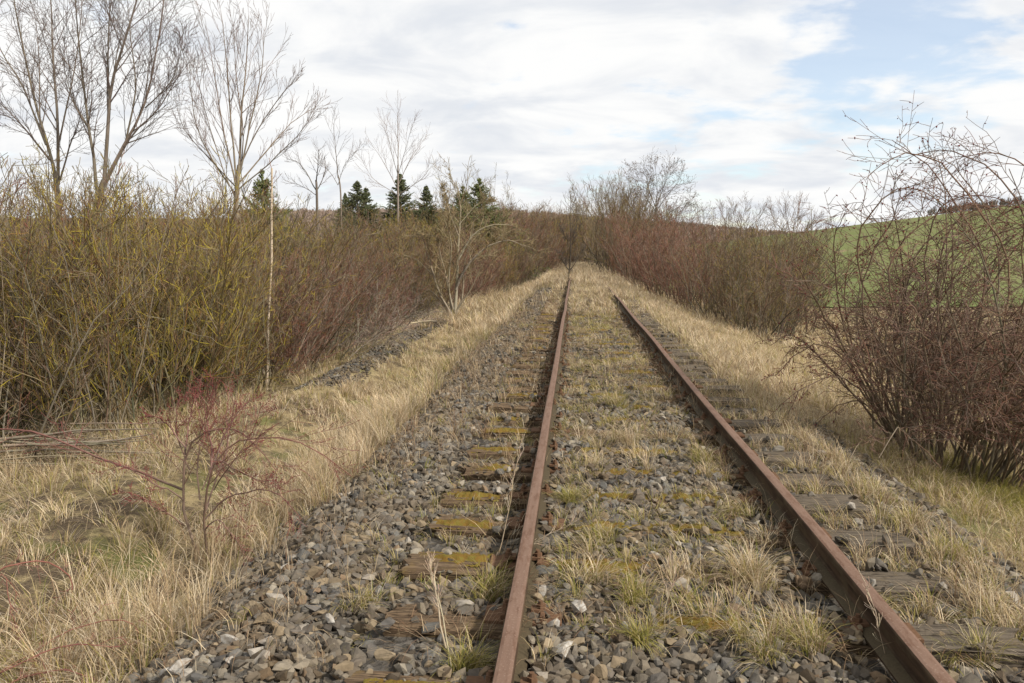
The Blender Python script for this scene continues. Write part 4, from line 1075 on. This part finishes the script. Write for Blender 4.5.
# ------------------------------------------------------------------ big thorny rose bush on the right
def big_rose():
    r = np.random.default_rng(41); tw = Twigs()
    base = np.array([3.75, 8.3, 0.0]); base[2] = float(H(base[0], base[1]))
    C0, CM, CT = (.14, .11, .07), (.115, .08, .052), (.14, .075, .052)
    n = 108
    a = r.uniform(0, 2 * PI, n); q = np.sqrt(r.random(n)) * .75
    st = base + np.stack([q * np.cos(a), q * np.sin(a) * .9, np.full(n, -.06)], -1)
    a2 = a + r.normal(0, .5, n)
    sp = r.uniform(.08, .85, n)
    d = np.stack([np.cos(a2) * sp, np.sin(a2) * sp, np.ones(n)], -1)
    d[:, 0] = np.where(d[:, 0] < 0, d[:, 0] * .38, d[:, 0])
    L = r.uniform(1.6, 3.15, n)
    P0, R0 = run(st, d, L, r.uniform(.007, .016, n), np.full(n, .003), 10, .13, .05, r, .30)
    tw.add('stem', P0, R0, colarr(P0, C0, CM, r, .25), 5)
    # long arching canes
    AR = [[(930, 440), (905, 380), (880, 320), (860, 270), (857, 245), (866, 220), (882, 200), (905, 187), (925, 192), (950, 208), (985, 240)],
          [(955, 440), (975, 350), (985, 280), (975, 235), (955, 200), (930, 170), (905, 148), (890, 140)],
          [(965, 440), (1000, 340), (1010, 270), (990, 225), (960, 186), (935, 160), (900, 154), (880, 166), (865, 180)],
          [(980, 440), (1030, 330), (1035, 250), (1010, 190), (975, 160), (945, 150), (915, 156), (895, 168)],
          [(990, 450), (1050, 330), (1060, 230), (1035, 175), (1000, 154), (970, 155), (940, 168)],
          [(900, 440), (860, 370), (840, 310), (835, 260), (836, 230), (846, 212)],
          [(905, 440), (875, 360), (862, 300), (875, 250), (895, 215), (900, 190)],
          [(940, 440), (935, 350), (925, 280), (930, 230), (945, 205), (975, 195), (1010, 202), (1040, 220)],
          [(895, 445), (850, 390), (812, 350), (790, 335), (770, 345)],
          [(890, 440), (845, 350), (815, 300), (800, 270), (790, 262)],
          [(950, 440), (960, 350), (1000, 270), (1024, 240), (1060, 225)],
          [(915, 440), (900, 340), (915, 260), (950, 225), (985, 215), (1020, 230)],
          [(900, 445), (860, 380), (825, 345), (800, 352), (775, 375)],
          [(905, 450), (870, 400), (840, 378), (808, 385), (785, 400)]]
    Ps, Rs = [], []
    AR2 = [[(px + q_[0] * i / len(pp), py + q_[1] * i / len(pp)) for i, (px, py) in enumerate(pp)] for pp in AR[5:14] + AR[:2] + AR[5:8] for q_ in [(r.uniform(10, 110), r.uniform(5, 60))]]
    for k, pp in enumerate(AR + AR2):
        y0, y1 = 8.2 + r.uniform(-.3, .3), 8.0 + r.uniform(-.7, .8)
        pts = np.array([aty(px, py, y0 + (y1 - y0) * i / (len(pp) - 1)) for i, (px, py) in enumerate(pp)])
        Ps.append(spline(pts, 16)); Rs.append(np.linspace(.011, .0028, 16))
    PA, RA = np.array(Ps), np.array(Rs)
    PA[:, 1:] += r.normal(0, .008, PA[:, 1:].shape)
    tw.add('stem', PA, RA, colarr(PA, C0, CT, r, .2), 5)
    s, nd, ln, rr = kids(PA, RA, 13, r, .2, 1, .7, .25, (.06, .24), taper=.2)
    PB, RB_ = run(s, nd, ln, np.clip(rr, .0025, .005), np.full(len(s), .002), 5, .14, .02, r, .1)
    tw.add('twigs', PB, RB_, colarr(PB, CM, CT, r, .25), 3)
    s, nd, ln, rr = kids(P0, R0, 14, r, .28, 1, .85, .25, (.18, .46), L)
    P1, R1 = run(s, nd, ln, np.clip(rr, .003, .006), np.full(len(s), .0022), 5, .2, .03, r, .2)
    tw.add('twigs', P1, R1, colarr(P1, CM, CT, r, .3), 3)
    for (PP, RR, mm) in ((P1, R1, 10), (PB, RB_, 4)):
        s, nd, ln, rr = kids(PP, RR, mm, r, .1, 1, .85, .25, (.25, .6))
        P2, R2 = run(s, nd, np.maximum(ln, .05), np.full(len(s), .0026), np.full(len(s), .0018), 4, .18, .02, r, .1)
        tw.add('twigs', P2, R2, colarr(P2, CT, CT, r, .35), 3)
    buds(tw, 'rose_hips', P2, 1, .008, (.14, .03, .03), r)
    root = link('rose_bush', None, loc=base)
    tag(root, 'big dark thorny rose bush with arching canes right of the track', 'bush')
    for k in tw.parts:
        ch = link(k, tw.build(k, k, base), root)
        if k != 'stem': ch['kind'] = 'stuff'
big_rose()
for i, (x, y, s, lab) in enumerate(((5.6, 9.4, 1.0, 'brown bare shrub behind the big dark rose bush at the right edge'), (6.3, 11.6, .95, 'brown bare shrub farthest back behind the big rose bush'), (4.7, 10.6, .75, 'brown bare shrub seen through the canes of the big rose bush'))):
    place_shrub('brown', x, y, s * .7, lab, 'shrubs behind the big rose bush', 2300 + i)
# ------------------------------------------------------------------ conifers
def spruce(seed, h, wd, c=(.075, .092, .036), ragged=.3):
    r = np.random.default_rng(seed); tw = Twigs()
    P = np.array([[[0, 0, -.2], [0, 0, h * .5], [0, 0, h]]]); tw.add('trunk', P, np.array([[.09, .06, .01]]), colarr(P, (.09, .07, .05), (.09, .07, .05), r), 6)
    n = 230
    t = r.random(n) ** .8; z = h * (.08 + .9 * t)
    L = wd * 1.9 * (1.0 - t) * r.uniform(1 - ragged, 1.1, n) + .04
    a = r.uniform(0, 2 * PI, n)
    d = np.stack([np.cos(a), np.sin(a), np.full(n, -.05) + .5 * t], -1)
    P1, R1 = run(np.stack([z * 0, z * 0, z], -1), d, L, np.full(n, .012), np.full(n, .004), 5, .06, .03, r)
    tw.add('crown', P1, R1, colarr(P1, (.07, .05, .03), (.06, .06, .03), r), 3)
    s, nd, ln, _ = kids(P1, R1, 9, r, .05, 1, .75, .2, (.2, .5), taper=.5)
    nd[:, 2] *= .5
    P2, R2 = run(s, nd, np.maximum(ln, .05), np.full(len(s), .018), np.full(len(s), .006), 3, .1, .02, r)
    tw.add('crown', P2, R2, colarr(P2, np.asarray(c) * .8, np.asarray(c) * 1.2, r, .4), 3)
    s, nd, ln, _ = kids(P2, R2, 5, r, .1, 1, .7, .25, (.4, .9), taper=.4)
    P3, R3 = run(s, nd, np.maximum(ln, .05), np.full(len(s), .017), np.full(len(s), .004), 3, .1, .02, r)
    tw.add('crown', P3, R3, colarr(P3, c, np.asarray(c) * 1.3, r, .45), 3)
    return tw.build('trunk', 'trunk'), tw.build('crown', 'crown', mat=M_needle)
SP = [spruce(61, 6.0, 1.5), spruce(62, 6.0, 1.25), spruce(63, 5.0, 2.0, (.11, .13, .04), .45)]
for k, px, ytop, Y, w_, lab in ((0, 357, 180, 48, 1.3, 'dark pair-topped spruce left of the pointed one, above the thicket'), (1, 366, 186, 50, 1.2, 'lower dark spruce just left of the pointed spruce'), (1, 400, 172, 47, 1.3, 'pointed dark spruce in front of the thin bare birch'), (1, 426, 184, 48, 1.15, 'small pointed spruce right of the tallest spruce'),
                           (2, 479, 177, 46, .95, 'broad bright green conifer rightmost of the conifers'), (2, 463, 185, 49, .9, 'dark conifer merging into the broad green one'), (2, 262, 168, 27, .6, 'green conifer behind the top of the thin birch pole'), (0, 345, 192, 52, .7, 'dark spruce tip leftmost of the spruce group')):
    p = aty(px, ytop, Y); z0 = float(H(p[0], Y)); hh = p[2] - z0
    me = SP[k]; base_h = (6.0, 6.0, 5.0)[k]; s = hh / base_h
    o = link('spruce_tree', None, loc=(p[0], Y, z0), rot=(0, 0, px), scale=(w_, w_, s))
    tag(o, lab, 'conifer', 'conifers above the left thicket')
    link('trunk', me[0], o); link('crown', me[1], o)
# ------------------------------------------------------------------ brush pile, fallen stick, stalks
r = np.random.default_rng(71)
LN = []
for i in range(34):
    y = 8.6 + r.uniform(-.5, .7); x0 = aty(r.uniform(-60, 60), 440, y)[0]; Ls = r.uniform(.6, 1.9)
    z = float(H(x0, y)) + r.uniform(.02, .34); a = r.normal(.15, .2)
    p0 = np.array([x0, y, z]); p1 = p0 + np.array([Ls * math.cos(a), r.normal(0, .15), r.normal(.06, .1)])
    LN.append(([p0, (p0 + p1) / 2 + r.normal(0, .03, 3), p1], r.uniform(.008, .022), .005))
solo('brush_pile', 'heap of grey cut branches lying at the foot of the thicket on the far left', 'brush pile', LN, (.20, .165, .12), (.20, .155, .11), 72, m=(4, 3, 0), part_names=('branch', 'twigs'), Kk=6, sides=5, lenf=(.15, .35), tip=.002, wander=.1)
p0, p1 = aty(411, 336, 19.6), aty(437, 331, 20.0)
p0[2] = float(H(p0[0], p0[1])) + .22; p1[2] = float(H(p1[0], p1[1])) + .24
solo('fallen_branch', 'broken branch with a pale split end lying on the gravel strip', 'branch', [([p0, (p0 + p1) / 2 + np.array([0, 0, .03]), p1], .018, .035)], (.52, .40, .25), (.12, .09, .07), 73, Kk=8, cend=(.09, .07, .055), jit=.006)
STK = [((447, 660), (437, 600), (430, 562), .30, 'pale dead plant stalk at the lower edge left of the left rail', .006), ((452, 672), (440, 610), (433, 575), .28, 'second pale dead stalk leaning beside the thick one at the lower edge', .004),
       ((662, 650), (668, 600), (672, 560), .3, 'thin pale grass stalk standing between the rails near the lower edge', .0025), ((888, 676), (882, 640), (866, 582), .3, 'thin dry stalk standing in front of the right rail', .0025),
       ((495, 570), (508, 510), (520, 450), .4, 'tall dry grass stem leaning against the left rail', .003), ((500, 575), (525, 548), (580, 520), .4, 'long dry stem lying slanted across the left rail', .0022)]
for i, (a, b, c_, _, lab, rr_) in enumerate(STK):
    g0 = atz(*a, -.06); Yd = g0[1]; g0[2] = float(HTOP(g0[0], g0[1])) - .01
    pts = [g0, aty(*b, Yd + .03), aty(*c_, Yd + .05)]
    solo('dry_stalk', lab, 'stalk', [(pts, rr_ * .75, rr_ * .3)], (.46, .37, .25), (.40, .31, .22), 80 + i, m=(9, 3, 0), t0=.45, lenf=(.06, .16), tip=.0011, rmax=.002, ang=.4, up=.1, Kk=8, sides=4)
# ------------------------------------------------------------------ far woods
def wood(n, xf, seed, label, hgt, c):
    r = np.random.default_rng(seed)
    x, y = xf(r, n); z = H(x, y)
    m_ = 64
    hh = hgt * r.uniform(.7, 1.2, n)
    idx = np.repeat(np.arange(n), m_); N = len(idx)
    a = r.uniform(0, 2 * PI, N); q = np.sqrt(r.random(N)) * hh[idx] * .36; t = r.uniform(.05, 1.0, N)
    q = q * np.sqrt(np.clip(1.25 - t, 0, 1))
    s = np.stack([x[idx] + q * np.cos(a) * .3, y[idx] + q * np.sin(a) * .3, z[idx] + hh[idx] * t * .55], -1)
    e = np.stack([x[idx] + q * np.cos(a), y[idx] + q * np.sin(a), z[idx] + hh[idx] * t], -1)
    wv = norm(np.cross(e - s, r.normal(size=(N, 3)))) * (hh[idx] * .024)[:, None]
    V = np.stack([s - wv * .5, s + wv * .5, e + wv, e - wv], 1)
    tn = (np.asarray(c) * r.uniform(.7, 1.3, (n, 1)))[idx] * r.uniform(.8, 1.2, (N, 1))
    o = link('distant_wood', mesh('distant_wood', V.reshape(-1, 3), [(np.arange(N) * 4)[:, None] + np.arange(4)[None]], M_twig, np.repeat(tn, 4, 0)))
    tag(o, label, 'wood', kind='stuff')
def hillf(r, n):
    y = r.uniform(440, 720, n); x = r.uniform(-.42, .30, n) * y
    return x, y
wood(5200, hillf, 91, 'bare brown wood covering the low hill on the horizon', 7, (.28, .215, .175))
def crest(r, n):
    t = r.random(n); return 93 + t * 85 + r.normal(0, 2, n), 222 - t * 20 + r.normal(0, 5, n)
wood(420, crest, 92, 'dark wood edge on the crest of the green field at the right', 2.0, (.15, .125, .10))
def hedge(r, n):
    y = r.uniform(95, 260, n); return r.uniform(-.25, .06, n) * y - 2, y
wood(500, hedge, 93, 'far bare scrub between the thicket and the wooded hill', 3.2, (.22, .16, .12))

# shrubs that would share a label are told apart by their distance
same = {}
for d_, o in sorted(SHRUBS, key=lambda q: q[0]): same.setdefault(o['label'], []).append(o)
ORD = ['nearest', 'second nearest', 'third nearest', 'fourth nearest', 'fifth nearest', 'sixth nearest', 'seventh nearest', 'eighth nearest', 'ninth nearest', 'tenth nearest']
for lab, os_ in same.items():
    if len(os_) > 1:
        for i, o in enumerate(os_): o['label'] = lab + ', ' + ORD[min(i, 9)]
